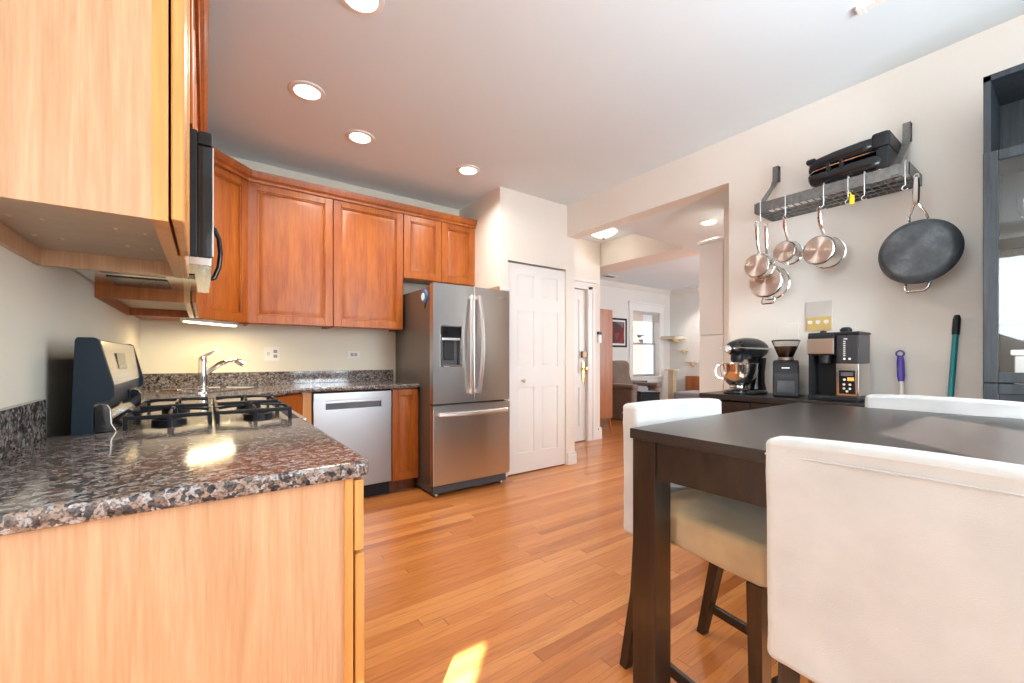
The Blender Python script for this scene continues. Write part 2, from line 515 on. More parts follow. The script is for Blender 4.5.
def thing(name, label, cat, loc=(0, 0, 0), rz=0.0, group=None):
    o = bpy.data.objects.new(name, None)
    o.empty_display_size = 0.1
    COL.objects.link(o)
    o.location = loc; o.rotation_euler = (0, 0, rz)
    MATS[o.name] = _T(loc, rz)
    return tag(o, label, cat, group)

def struct(o, label=None, cat=None):
    o['kind'] = 'structure'
    o['label'] = label or o.name.replace('_', ' ')
    o['category'] = cat or o.name.split('_')[0]
    return o

def S(name, mat, boxes, label, cat, at=(0, 0, 0)):
    mb = MB()
    for b in boxes: mb.box(*b)
    return struct(mb.build(name, mat, at=at if any(at) else None, smooth=False), label, cat)

def copy_tree(o, parent=None):
    c = o.copy(); COL.objects.link(c)
    if parent: c.parent = parent
    for ch in list(o.children):
        copy_tree(ch, c)
    return c

def frame_m(origin, xdir, zdir=(0, 0, 1)):
    """local x along xdir, local z up, local -y is the front"""
    x = Vector(xdir).normalized(); z = Vector(zdir).normalized(); y = z.cross(x)
    m = Matrix((x, y, z)).transposed().to_4x4()
    m.translation = Vector(origin)
    return m

# ------------------------------------------------------------------ room shell
H = 2.735
S('floor', 'floor', [(-2.6, 9.3, -1.25, 6.2, -0.1, 0.0)], 'glossy orange oak strip floor', 'floor')
S('ceiling', 'ceil', [(-2.6, 9.3, -1.25, 6.2, H, H + 0.15)], 'flat white kitchen ceiling', 'ceiling')
S('wall_left', 'wall_back', [(-2.5, -0.378, 0.86, 4.15, 0, H)], 'pale wall behind the range', 'wall')
S('wall_back', 'wall_back', [(-0.378, 2.23, 4.03, 4.15, 0, H)], 'cream wall behind the sink counter', 'wall')
S('wall_pantry', 'wall', [(2.23, 2.322, 3.25, 4.15, 0, H), (3.075, 3.20, 3.25, 4.15, 0, H), (2.322, 3.075, 3.25, 4.15, 2.06, H), (2.322, 3.075, 3.36, 4.15, 0, 2.06)], 'cream pantry wall beside the fridge', 'wall')
S('wall_right', 'wall', [(3.09, 3.21, -1.25, 1.55, 0, H)], 'cream wall with the pot rack', 'wall')
S('wall_header', 'wall', [(3.09, 3.24, 1.55, 3.25, 2.41, H)], 'cream header over the hall opening', 'wall')
S('ceiling_hall', 'ceil', [(3.24, 4.95, 0.9, 2.765, 2.41, H)], 'dropped hall ceiling with recessed light', 'ceiling')
S('wall_hall', 'wall', [(3.20, 3.30, 4.03, 4.15, 0, H), (4.20, 4.46, 4.03, 4.15, 0, H), (3.30, 4.20, 4.03, 4.15, 2.06, H), (4.34, 4.46, 4.15, 5.98, 0, H), (3.2, 4.34, 4.25, 4.35, 0, H)], 'hall wall with the entry door', 'wall')
S('ceiling_living', 'wall', [(4.48, 4.95, 2.765, 5.98, 2.41, H)], 'boxed header between hall and living room', 'ceiling')
wx0, wx1, wz0, wz1 = 7.66, 8.66, 0.71, 2.18
S('wall_living', 'wall_cool', [(4.48, wx0, 5.98, 6.15, 0, H), (wx1, 9.3, 5.98, 6.15, 0, H), (wx0, wx1, 5.98, 6.15, 0, wz0), (wx0, wx1, 5.98, 6.15, wz1, H), (9.09, 9.3, 1.2, 5.98, 0, H)], 'pale living room wall around the window', 'wall')
S('wall_closet', 'wall', [(3.60, 3.75, 0.9, 1.85, 0, 2.41), (3.21, 3.60, 0.9, 1.05, 0, 2.41)], 'hall wall end beside the tall white cabinet', 'wall')
S('wall_front', 'wall_cool', [(4.95, 5.6, 1.2, 1.3, 0, H), (8.4, 9.09, 1.2, 1.3, 0, H), (5.6, 8.4, 1.2, 1.3, 0, 0.6), (5.6, 8.4, 1.2, 1.3, 2.4, H), (4.2, 4.95, 0.9, 1.0, 0, H), (4.95, 5.05, 0.9, 1.3, 0, H), (3.75, 4.2, .9, 1.0, 0, H)], 'living room wall on the street side', 'wall')
# wall behind the camera: sun window (x .11-.75), narrow slot added to shape the floor sun strip (x -1.76 - -1.57)
HD = 2.19
YA, YB = -1.13, -1.10
S('wall_behind', 'wall', [(-2.5, -1.80, YA, YB, 0, H), (-1.58, 0.09, YA, YB, 0, H), (0.75, 3.09, YA, YB, 0, H),
                          (-1.80, -1.58, YA, YB, HD, H), (0.09, 0.75, YA, YB, HD, H), (0.09, 0.75, YA, YB, 0, 0.9)], 'wall behind the dining table with the window', 'wall')
S('wall_added_alcove', 'wall', [(-2.6, -2.5, -1.25, 0.90, 0, H)], 'unseen side wall of the added alcove', 'wall')  # room widened out of view so sun from the slot reaches the floor

# base boards and trims
def board_profile(name, pts_boxes, label):
    mb = MB()
    for b in pts_boxes: mb.box(*b, 0.004)
    return struct(mb.build(name, 'white'), label, 'baseboard')
board_profile('baseboard_right', [(3.07, 3.09, -1.1, 1.55, 0, 0.14), (3.064, 3.07, -1.1, 1.55, 0, 0.02)], 'white baseboard below the pot rack')
board_profile('baseboard_pantry', [(3.085, 3.217, 3.232, 3.25, 0, 0.13), (3.09, 3.212, 3.226, 3.232, 0, 0.10), (3.20, 3.218, 3.232, 4.02, 0, 0.13)], 'white baseboard block at the pantry corner')
board_profile('baseboard_hall', [(4.42, 4.48, 4.012, 4.03, 0, 0.16), (4.21, 4.478, 4.006, 4.03, 0, 0.12), (4.46, 4.478, 4.03, 5.96, 0, 0.14)], 'white baseboard at the hall corner')
board_profile('baseboard_living', [(4.50, 9.09, 5.96, 5.98, 0, 0.15), (9.07, 9.09, 1.3, 5.96, 0, 0.15)], 'white living room baseboard')
mb = MB()
mb.prism([(5.98, H), (5.90, H), (5.91, H - 0.03), (5.965, H - 0.09), (5.98, H - 0.10)], 'x', 4.95, 9.09)
mb.prism([(9.09, H), (9.01, H), (9.02, H - 0.03), (9.075, H - 0.09), (9.09, H - 0.10)], 'y', 1.3, 5.98)
struct(mb.build('trim_1', 'wall_cool'), 'crown moulding in the living room', 'trim')
# entry-door casing with cap
mb = MB()
mb.box(4.20, 4.31, 4.005, 4.03, 0, 2.10, 0.004)
mb.box(4.285, 4.33, 3.998, 4.03, 0, 2.10, 0.006)
mb.box(3.20, 4.33, 4.005, 4.03, 2.06, 2.15, 0.004)
mb.box(3.20, 4.36, 3.985, 4.03, 2.15, 2.185, 0.006)
struct(mb.build('trim_2', 'white'), 'white casing around the entry door', 'trim')
mb = MB()
mb.box(2.205, 2.23, 3.25, 3.72, 1.76, 1.80, 0.003)
struct(mb.build('trim_3', 'maple'), 'wood strip on the pantry side wall above the fridge', 'trim')

def panel_door(mb, w, h, t, cols, rows, rec=0.010):
    """flat slab with raised panels, local x 0..w, z 0..h, front y=0 going back to t"""
    xs = [0.0] + [q for c in cols for q in c] + [w]
    zs = [0.0] + [q for r_ in rows for q in r_] + [h]
    mb.box(0, w, rec, t, 0, h)
    for i in range(0, len(xs) - 1, 2):
        mb.box(xs[i], xs[i + 1], 0, rec, 0, h)
    for c in cols:
        for j in range(0, len(zs) - 1, 2):
            mb.box(c[0], c[1], 0, rec, zs[j], zs[j + 1])
        for r_ in rows:
            # sloped sticking and raised field
            mb.frustum(c[0] + 0.012, c[1] - 0.012, r_[0] + 0.012, r_[1] - 0.012, rec, 0.002, 0.026)

d1 = MB(frame_m((2.328, 3.262, 0.012), (1, 0, 0)))
panel_door(d1, 0.742, 2.03, 0.035, [(0.105, 0.325), (0.42, 0.64)], [(0.19, 0.83), (1.03, 1.58), (1.71, 1.93)])
door1 = struct(d1.build('door_1', 'white'), 'white six-panel pantry door beside the fridge', 'door')
MATS[door1.name] = Matrix.Identity(4)
k = MB(); k.lathe([(0.004, 0), (0.012, 0.0), (0.006, 0.006), (0.006, 0.02), (0.016, 0.028), (0.018, 0.036), (0.010, 0.044), (0.001, 0.045)], 18, (2.505, 3.262, 0.91), Matrix.Rotation(R(90), 3, 'X'))
k.build('knob', 'handle', door1, 'small silver knob')
d2 = MB(frame_m((3.305, 4.05, 0.012), (1, 0, 0)))
panel_door(d2, 0.89, 2.04, 0.04, [(0.12, 0.395), (0.495, 0.77)], [(0.2, 0.72), (0.90, 1.90)])
door2 = struct(d2.build('door_2', 'white'), 'white entry door in the hall', 'door')
MATS[door2.name] = Matrix.Identity(4)
k = MB()
k.box(4.115, 4.165, 4.036, 4.05, 0.84, 1.08, 0.01)
k.lathe([(0.012, 0), (0.010, 0.03), (0.028, 0.045), (0.031, 0.06), (0.02, 0.075), (0.001, 0.078)], 18, (4.14, 4.04, 0.98), Matrix.Rotation(R(90), 3, 'X'))
k.prism([(4.128, 0.84), (4.152, 0.84), (4.145, 0.79), (4.135, 0.79)], 'y', 4.04, 4.05)
k.build('knob', 'brass', door2, 'brass knob with long back plate')
k = MB(); k.box(4.10, 4.18, 4.01, 4.05, 1.13, 1.22, 0.008); k.build('deadbolt', 'bronze', door2, 'dark rim lock box')

# living room window
wn = thing('window_1', 'double-hung living room window facing brick', 'window', (8.16, 6.0, wz0))
wn['kind'] = 'structure'
mb = MB()
mb.box(wx0 - 0.12, wx0, 5.95, 5.98, wz0 - 0.02, wz1 + 0.02, 0.004)
mb.box(wx1, wx1 + 0.13, 5.95, 5.98, wz0 - 0.02, wz1 + 0.02, 0.004)
mb.box(wx0 - 0.13, wx1 + 0.14, 5.945, 5.98, wz1, wz1 + 0.16, 0.004)
mb.box(wx0 - 0.15, wx1 + 0.16, 5.925, 5.98, wz1 + 0.16, wz1 + 0.20, 0.006)
mb.build('window_frame', 'white', wn)
mb = MB(); mb.box(wx0 - 0.15, wx1 + 0.16, 5.91, 6.13, wz0 - 0.035, wz0, 0.006); mb.box(wx0 - 0.12, wx1 + 0.13, 5.955, 5.98, wz0 - 0.12, wz0 - 0.035, 0.003)
mb.build('window_sill', 'white', wn)
mb = MB()
zm = 1.455
for (za, zb, yy) in ((wz0, zm + 0.02, 6.09), (zm - 0.02, wz1, 6.12)):
    mb.box(wx0, wx0 + 0.04, yy, yy + 0.03, za, zb); mb.box(wx1 - 0.04, wx1, yy, yy + 0.03, za, zb)
    mb.box(wx0, wx1, yy, yy + 0.03, za, za + 0.045); mb.box(wx0, wx1, yy, yy + 0.03, zb - 0.04, zb)
mb.build('sash', plain('grey_sash_paint', (0.42, 0.42, 0.42), 0.4), wn, 'grey painted double-hung sash')
mb = MB(); mb.box(wx0 + 0.03, wx1 - 0.03, 6.104, 6.107, wz0 + 0.03, wz1 - 0.03); mb.build('pane', 'glass', wn)
mb = MB()
for i in range(9):
    z = wz1 - 0.03 - i * 0.022
    mb.box(wx0 + 0.01, wx1 - 0.01, 6.02, 6.06, z - 0.008, z + 0.004)
mb.box(wx0 + 0.005, wx1 - 0.005, 6.015, 6.065, wz1 - 0.03, wz1, 0.003)
mb.build('blind', 'blind', wn, 'raised grey slatted blind')
b = MB(); b.box(3.0, 12.66, 9.4, 9.9, -3, 8)
b.box(3.0, 12.72, 9.34, 9.4, 6.2, 6.5)
tag(b.build('brick_building', 'brick', smooth=False), 'sunlit red brick house wall outside the living room window', 'building')
o = MB(); o.box(12.28, 12.6, 9.2, 9.399, 1.92, 2.24, 0.03); o.box(12.38, 12.51, 9.24, 9.399, 1.77, 1.92, 0.01)
tag(o.build('meter_box', 'kick'), 'grey meter box on the brick wall seen through the window', 'box')

# ------------------------------------------------------------------ lights in the rooms
def recessed(name, loc, r, label, watt, group=None, first=[None]):
    t = thing(name, label, 'light', loc, 0, group)
    m_ = MB(Matrix.Translation(loc))
    m_.lathe([(r * 0.70, -0.002), (r * 0.72, -0.010), (r * 0.98, -0.007), (r, 0.0), (r * 0.70, 0.0)], 36, cap=False)
    m_.build('trim_ring', 'plate', t)
    m_ = MB(Matrix.Translation(loc)); m_.lathe([(0.001, -0.0035), (r * 0.71, -0.0035), (r * 0.71, -0.001), (0.001, -0.001)], 32)
    m_.build('lens', 'lens', t, 'glowing white lens')
    lamp(name + '_glow', 'AREA', (loc[0], loc[1], loc[2] - 0.02), watt, (1.0, 0.93, 0.83), to=(0, 0, -1), shape='DISK', size=r * 1.3, spread=R(150))
    return t
recessed('recessed_light', (0.496, 2.77, H), 0.10, 'round recessed ceiling light nearest above the range, largest fully shown', 8, 'kitchen recessed lights')
recessed('recessed_light', (0.910, 3.12, H), 0.10, 'round recessed ceiling light over the two large cherry cabinet doors', 8, 'kitchen recessed lights')
recessed('recessed_light', (1.815, 3.125, H), 0.10, 'round recessed ceiling light in front of the cabinets above the fridge', 8, 'kitchen recessed lights')
recessed('recessed_light', (0.561, 1.908, H), 0.10, 'round recessed ceiling light cut off by the top of the photo', 8, 'kitchen recessed lights')
recessed('recessed_light', (3.83, 2.11, 2.41), 0.09, 'round recessed light in the dropped hall ceiling above the tall white cabinet', 9)

hl = thing('ceiling_lamp', 'frosted glass dome ceiling lamp with dark finial in the hall', 'light', (4.07, 3.62, H))
mb = MB(Matrix.Translation((4.07, 3.62, H)))
mb.lathe([(0.001, -0.085), (0.03, -0.083), (0.09, -0.068), (0.14, -0.042), (0.17, -0.012), (0.165, -0.006), (0.001, -0.006)], 36); mb.build('glass_dome', 'hall_glass', hl)
mb = MB(Matrix.Translation((4.07, 3.62, H))); mb.lathe([(0.001, -0.115), (0.012, -0.11), (0.016, -0.098), (0.010, -0.088), (0.001, -0.084)], 16); mb.build('finial', 'bronze', hl, 'dark metal finial')
mb = MB(Matrix.Translation((4.07, 3.62, H))); mb.lathe([(0.10, -0.02), (0.11, 0.0), (0.001, 0.0), (0.001, -0.02)], 24); mb.build('mount', 'plate', hl)
lamp('hall_lamp_glow', 'POINT', (4.07, 3.62, 2.5), 1.2, (1.0, 0.9, 0.78), shadow_soft_size=0.1)

tr = thing('track_light', 'white track light rail with one lit head on living room ceiling', 'light', (8.6, 4.9, H))
mb = MB(); mb.box(8.58, 8.62, 3.6, 5.3, H - 0.03, H, 0.003); mb.build('rail', 'plate', tr)
mb = MB(); mb.tube([(8.6, 4.95, H - 0.03), (8.6, 4.95, H - 0.10)], 0.015); mb.lathe([(0.03, -0.02), (0.05, 0.02), (0.05, 0.14), (0.035, 0.16)], 20, (8.6, 4.95, H - 0.12), Matrix.Rotation(R(155), 3, 'Y') ); mb.build('lamp_head', 'plate', tr)
mb = MB(); q = Matrix.Rotation(R(155), 3, 'Y'); mb.lathe([(0.001, 0.162), (0.034, 0.162), (0.034, 0.165), (0.001, 0.165)], 20, (8.6, 4.95, H - 0.12), q); mb.build('lens', 'track_lens', tr)
lamp('track_glow', 'SPOT', (8.62, 4.9, H - 0.30), 30, (1, .96, .9), to=(0.35, 0.2, -1), spot_size=R(100), spot_blend=0.8, shadow_soft_size=0.05)

kt = MB(); kt.box(2.405, 2.45, -0.35, 0.62, H - 0.02, H, 0.004); kt.box(2.40, 2.455, 0.60, 0.63, H - 0.022, H, 0.003)
tag(kt.build('ceiling_rail', 'plate'), 'thin white rail on the ceiling above the dining table', 'rail')
v = MB(); v.box(6.25, 6.55, 5.45, 5.60, H - 0.015, H, 0.003)
vo = tag(v.build('air_vent', 'plate', at=(6.4, 5.52, H)), 'dark slatted air vent in living room ceiling', 'vent')
mb = MB()
for i in range(6): mb.box(6.27, 6.53, 5.465 + i * 0.021, 5.475 + i * 0.021, H - 0.018, H - 0.0145)
mb.build('slats', 'ply', vo, 'dark vent slats')

# ------------------------------------------------------------------ kitchen cabinets
def cab_door(name, mat, parent, origin, xdir, w, h, fr=0.062, t=0.020, knob=False):
    m_ = MB(frame_m(origin, xdir))
    e = 0.003
    m_.box(0, fr, 0, t, 0, h, e, 1); m_.box(w - fr, w, 0, t, 0, h, e, 1)
    m_.box(fr - 0.001, w - fr + 0.001, 0, t, 0, fr, e, 1); m_.box(fr - 0.001, w - fr + 0.001, 0, t, h - fr, h, e, 1)
    m_.box(fr - 0.004, w - fr + 0.004, 0.0155, t - 0.002, fr - 0.004, h - fr + 0.004)
    # inner ogee sticking
    g = 0.010
    for (xa, xb, za, zb) in ((fr, fr + g, fr, h - fr), (w - fr - g, w - fr, fr, h - fr), (fr, w - fr, fr, fr + g), (fr, w - fr, h - fr - g, h - fr)):
        m_.box(xa, xb, 0.006, 0.017, za, zb, 0.002, 1)
    m_.frustum(fr + g + 0.004, w - fr - g - 0.004, fr + g + 0.004, h - fr - g - 0.004, 0.0152, 0.002, 0.036 if w > 0.3 else 0.026)
    return m_.build(name, mat, parent)

CT = 0.91          # counter height
CB = CT - 0.035    # underside of stone
UB, UT = 1.387, 2.46
G_UP = 'cherry wall cabinets along the back wall'

def crown(mb, path, prof):
    """sweep profile [(out, z)] along a path of ((x,y),(nx,ny)) mitred points"""
    rings = []
    for (p, n) in path:
        rings.append([Vector((p[0] + n[0] * o_, p[1] + n[1] * o_, z)) for o_, z in prof])
    mb.loft(rings, True)

YF = 3.72   # front of upper carcasses on back wall
def upper(name, x0, x1, z0, doors, label):
    t = thing(name, label, 'cabinet', ((x0 + x1) / 2, 4.03, z0), 0, G_UP)
    m_ = MB(); m_.box(x0, x1, YF, 4.03, z0 + 0.02, UT); m_.box(x0, x0 + 0.018, YF, 4.03, z0, z0 + 0.02); m_.box(x1 - 0.018, x1, YF, 4.03, z0, z0 + 0.02); m_.box(x0, x1, YF, YF + 0.018, z0, z0 + 0.02)
    m_.build('body', 'cherry', t)
    for (a, b) in doors:
        cab_door('door', 'cherry', t, (a, YF - 0.021, z0 + 0.004), (1, 0, 0), b - a, UT - z0 - 0.008)
    return t
upper('wall_cabinet', 0.252, 0.859, UB, [(0.255, 0.857)], 'tall cherry wall cabinet with raised panel, beside the diagonal corner cabinet')
upper('wall_cabinet', 0.861, 1.467, UB, [(0.863, 1.465)], 'tall cherry wall cabinet with raised panel, directly left of the fridge')
upper('wall_cabinet', 1.469, 2.228, 1.862, [(1.471, 1.849), (1.853, 2.226)], 'short two-door cherry wall cabinet above the fridge')
# diagonal corner cabinet
dc = thing('corner_cabinet', 'diagonal cherry corner wall cabinet between the microwave and tall cabinets', 'cabinet', (-0.1, 3.85, UB))
poly = [(-0.378, 4.03), (-0.378, 3.42), (-0.068, 3.42), (0.25, 3.722), (0.25, 4.03)]
mb = MB(); mb.prism(poly, 'z', UB + 0.02, UT); mb.build('body', 'cherry', dc, smooth=False)
mb = MB(); mb.prism([(-0.068, 3.425), (0.248, 3.725), (0.236, 3.738), (-0.08, 3.438)], 'z', UB, UB + 0.02); mb.build('bottom_rail', 'cherry', dc)
ddir = (Vector((0.25, 3.722, 0)) - Vector((-0.068, 3.42, 0)))
dn = Vector((ddir.y, -ddir.x, 0)).normalized()
cab_door('door', 'cherry', dc, Vector((-0.066, 3.422, UB + 0.004)) + dn * 0.021, ddir, ddir.length - 0.004, UT - UB - 0.008)
# under-cabinet light
ul = thing('under_cabinet_light', 'lit strip light under the diagonal corner cabinet', 'light', (0.0, 3.62, UB))
mb = MB(frame_m(Vector((-0.10, 3.47, UB - 0.012)), ddir)); mb.box(0.0, 0.42, 0.0, 0.05, -0.004, 0.030, 0.004); mb.build('housing', 'plate', ul)
mb = MB(frame_m(Vector((-0.10, 3.47, UB - 0.012)), ddir)); mb.box(0.01, 0.41, 0.008, 0.036, -0.012, -0.004, 0.003); mb.build('lens', 'tube', ul, 'glowing yellowish lens')
lamp('under_cabinet_glow', 'AREA', (0.04, 3.63, UB - 0.03), 3.6, (1.0, 0.78, 0.42), rot=(0, 0, R(44)), shape='RECTANGLE', size=0.34, size_y=0.03)

# left run uppers. A: near camera ; B: over microwave ; C: between microwave and corner
XF = -0.056
def upper_left(name, y0, y1, z0, label, doors, endmat='maple', doormat='maple_edge'):
    t = thing(name, label, 'cabinet', (-0.378, (y0 + y1) / 2, z0))
    m_ = MB()
    m_.box(-0.378, XF, y0 + 0.012, y1, z0 + 0.045, UT)
    m_.build('body', 'board', t, smooth=False)
    m_ = MB(); m_.box(-0.378, XF - 0.024, y0, y0 + 0.012, z0, UT); m_.box(-0.378, XF - 0.017, y1 - 0.016, y1, z0, z0 + 0.05)
    m_.box(-0.378, -0.366, y0 + 0.012, y1 - 0.016, z0, z0 + 0.046); m_.build('side_panel', endmat, t, smooth=False)
    m_ = MB(); m_.box(XF - 0.024, XF, y0, y1, z0, UT); m_.build('face_frame', 'maple_edge', t, smooth=False)
    for a, b in doors:
        cab_door('door', doormat, t, (XF + (0.024 if a != 1.375 else 0.014), a, z0 + 0.004), (0, 1, 0), b - a, UT - z0 - 0.008)
    return t
ua = upper_left('wall_cabinet', 1.022, 1.722, UB, 'maple-sided wall cabinet at upper left, nearest the camera', [(1.022, 1.371), (1.375, 1.720)])
for (x, y) in ((-0.334, 1.341), (-0.284, 1.336), (-0.337, 1.518), (-0.289, 1.526), (-0.166, 1.338), (-0.116, 1.35), (-0.167, 1.524), (-0.116, 1.525)):
    mb = MB(); mb.lathe([(0.001, UB + 0.041), (0.003, UB + 0.041), (0.0065, UB + 0.0445), (0.001, UB + 0.046)], 8, (x, y, 0)); mb.build('screw_hole', 'birch', ua, 'torn pale screw hole on the underside')
ub = thing('wall_cabinet', 'cherry wall cabinet above the microwave', 'cabinet', (-0.378, 2.12, 1.89))
mb = MB(); mb.box(-0.378, XF, 1.726, 2.478, 1.892, UT); mb.build('body', 'cherry', ub, smooth=False)
for a, b in ((1.728, 2.100), (2.104, 2.476)):
    cab_door('door', 'cherry', ub, (XF + 0.024, a, 1.896), (0, 1, 0), b - a, UT - 1.9)
uc = upper_left('wall_cabinet', 2.482, 3.416, UB, 'cherry wall cabinet between the microwave and diagonal corner', [(2.484, 2.948), (2.952, 3.40)], 'cherry', 'cherry')
prof = [(0.0, UT - 0.012), (0.012, UT - 0.012), (0.016, UT + 0.005), (0.030, UT + 0.020), (0.040, UT + 0.045), (0.046, UT + 0.064), (0.0, UT + 0.064)]
dv = ddir.normalized()
mb = MB()
m1 = (Vector((1, 0, 0)) + dn); m1 = m1 / (1 + Vector((1, 0, 0)).dot(dn))
m2 = (Vector((0, -1, 0)) + dn); m2 = m2 / (1 + Vector((0, -1, 0)).dot(dn))
path = [((XF + 0.024, 1.022), (1, -1)), ((XF + 0.024, 3.40), (m1.x, m1.y)), ((0.262, YF - 0.022), (m2.x, m2.y)), ((2.228, YF - 0.022), (0, -1))]
path.insert(0, ((-0.375, 1.022), (0, -1)))
crown(mb, path, prof)
tag(mb.build('crown_moulding', 'cherry', smooth=False), 'stepped cherry crown moulding along the cabinet tops', 'moulding')

# microwave
mw = thing('microwave', 'black over-the-range microwave with curved bar handle', 'microwave', (-0.17, 2.12, 1.454))
mb = MB(); mb.box(-0.375, -0.020, 1.730, 2.475, 1.464, 1.882, 0.004); mb.build('body', 'black', mw)
mb = MB(); mb.box(-0.020, 0.022, 1.730, 2.475, 1.464, 1.835, 0.006); mb.build('door', 'black_gloss', mw)
mb = MB(); mb.box(-0.020, 0.021, 1.730, 2.475, 1.838, 1.882, 0.006)
for i in range(14): mb.box(0.018, 0.023, 1.80 + i * 0.047, 1.835 + i * 0.047, 1.85, 1.873, 0.001, 1)
mb.build('vent_grille', 'black', mw)
mb = MB(); mb.box(-0.37, 0.016, 1.735, 2.470, 1.438, 1.464, 0.002)
mb.build('underside', 'cooktop', mw, 'bright metal underside')
mb = MB()
for (a, b) in ((1.83, 2.08), (2.16, 2.41)):
    mb.box(-0.30, -0.12, a, b, 1.434, 1.439, 0.002)
mb.box(-0.09, -0.03, 1.95, 2.05, 1.435, 1.439, 0.001)
mb.build('filter', 'smoke', mw, 'dark grease filters')
mb = MB(); mb.tube([(0.020, 2.33, 1.485), (0.033, 2.33, 1.49), (0.051, 2.33, 1.54), (0.057, 2.33, 1.605), (0.051, 2.33, 1.67), (0.033, 2.33, 1.715), (0.020, 2.33, 1.72)], 0.010, 12); mb.build('handle', 'black_gloss', mw)
mb = MB(); mb.box(0.0205, 0.0235, 1.731, 1.739, 1.47, 1.832); mb.build('trim_strip', 'handle', mw, 'bright edge strip')

# near base cabinet with maple end panel
bc = thing('base_cabinet', 'maple-sided base cabinet in the left foreground under the granite', 'cabinet', (-0.06, 1.3, 0))
mb = MB(); mb.box(-0.378, 0.232, 0.942, 1.70, 0.10, CB - 0.001); mb.box(-0.378, 0.17, 0.955, 1.70, 0, 0.10); mb.build('body', 'board', bc, smooth=False)
mb = MB(); mb.box(-0.378, 0.238, 0.930, 0.942, 0.0, CB - 0.001); mb.build('side_panel', 'maple', bc, smooth=False)
mb = MB(); mb.box(0.238, 0.256, 0.926, 1.70, 0.0, CB - 0.001, 0.001, 1); mb.build('face_frame', 'maple_edge', bc, smooth=False)
mb = MB(); mb.box(0.259, 0.279, 0.928, 1.695, 0.715, CB - 0.008, 0.003); mb.build('drawer', 'maple_edge', bc)
cab_door('door', 'maple_edge', bc, (0.281, 0.928, 0.105), (0, 1, 0), 0.381, 0.602)
cab_door('door', 'maple_edge', bc, (0.281, 1.313, 0.105), (0, 1, 0), 0.381, 0.602)

def slab(mb, poly, z0, z1, r):
    """stone slab with a rounded (bullnose) edge on all sides: list of xy points"""
    n = len(poly)
    P = [Vector((p[0], p[1])) for p in poly]
    area = sum(P[i].x * P[(i + 1) % n].y - P[(i + 1) % n].x * P[i].y for i in range(n))
    sg = 1 if area > 0 else -1
    def off(d):
        out = []
        for i in range(n):
            a, b, c = P[i - 1], P[i], P[(i + 1) % n]
            e1 = (b - a).normalized(); e2 = (c - b).normalized()
            n1 = Vector((-e1.y, e1.x)) * sg; n2 = Vector((-e2.y, e2.x)) * sg
            q = (n1 + n2) / (1 + n1.dot(n2))
            out.append(b + q * d)
        return out
    rings = []
    zc = z1 - z0
    for d, z in ((r, z0), (r * 0.3, z0 + r * 0.3), (0, z0 + r), (0, z1 - r), (r * 0.12, z1 - r * 0.5), (r * 0.4, z1 - r * 0.15), (r, z1)):
        rings.append([Vector((q.x, q.y, z)) for q in off(d)])
    mb.loft(rings, True)

def arc(cx, cy, r, a0, a1, n=6):
    return [(cx + r * math.cos(R(a0 + (a1 - a0) * i / n)), cy + r * math.sin(R(a0 + (a1 - a0) * i / n))) for i in range(n + 1)]
gc = thing('countertop', 'polished brown granite countertop on the left foreground cabinet', 'countertop', (-0.05, 1.3, CT))
mb = MB(); slab(mb, [(-0.376, 0.908)] + arc(0.262, 0.936, 0.028, -90, 0) + [(0.29, 1.712), (-0.376, 1.712)], CB, CT, 0.009); mb.build('slab', 'granite', gc)
mb = MB(); mb.box(-0.377, -0.357, 0.91, 1.715, CT + 0.0005, CT + 0.105, 0.002); mb.build('backsplash', 'granite', gc)

# ------------------------------------------------------------------ range
ry0, ry1 = 1.722, 2.470
rg = thing('gas_range', 'freestanding gas range with dark side panel and black grates', 'range', (-0.02, 2.1, 0))
mb = MB(); mb.box(-0.345, 0.262, ry0 + 0.002, ry1 - 0.002, 0.0, 0.887, 0.004); mb.build('body', 'navy', rg)
mb = MB(); mb.box(0.264, 0.298, ry0 + 0.004, ry1 - 0.004, 0.20, 0.74, 0.006); mb.build('oven_door', 'cooktop', rg)
mb = MB(); mb.tube([(0.30, ry0 + 0.07, 0.69), (0.34, ry0 + 0.07, 0.69), (0.345, 2.1, 0.69), (0.34, ry1 - 0.07, 0.69), (0.30, ry1 - 0.07, 0.69)], 0.012, 10); mb.build('oven_handle', 'handle', rg)
mb = MB(); mb.box(0.264, 0.292, ry0 + 0.004, ry1 - 0.004, 0.06, 0.19, 0.004); mb.build('drawer', 'cooktop', rg)
mb = MB(); mb.prism([(0.255, 0.755), (0.318, 0.755), (0.325, 0.86), (0.300, 0.905), (0.255, 0.905)], 'y', ry0 + 0.002, ry1 - 0.002, 0.004); mb.build('control_panel', 'navy', rg)
for i in range(5):
    mb = MB(); mb.lathe([(0.020, 0), (0.021, 0.014), (0.017, 0.026), (0.001, 0.027)], 18, (0.322, ry0 + 0.11 + i * 0.131, 0.815), Matrix.Rotation(R(90), 3, 'Y')); mb.box(0.345, 0.352, ry0 + 0.107 + i * 0.131, ry0 + 0.113 + i * 0.131, 0.80, 0.83); mb.build('knob', 'cooktop', rg, 'metal burner knob')
mb = MB()
mb.box(-0.245, 0.300, ry0, ry1, 0.886, 0.904, 0.004)
mb.box(0.285, 0.307, ry0, ry1, 0.888, 0.906, 0.004)
mb.build('cooktop', 'cooktop', rg, 'shiny steel cooktop')
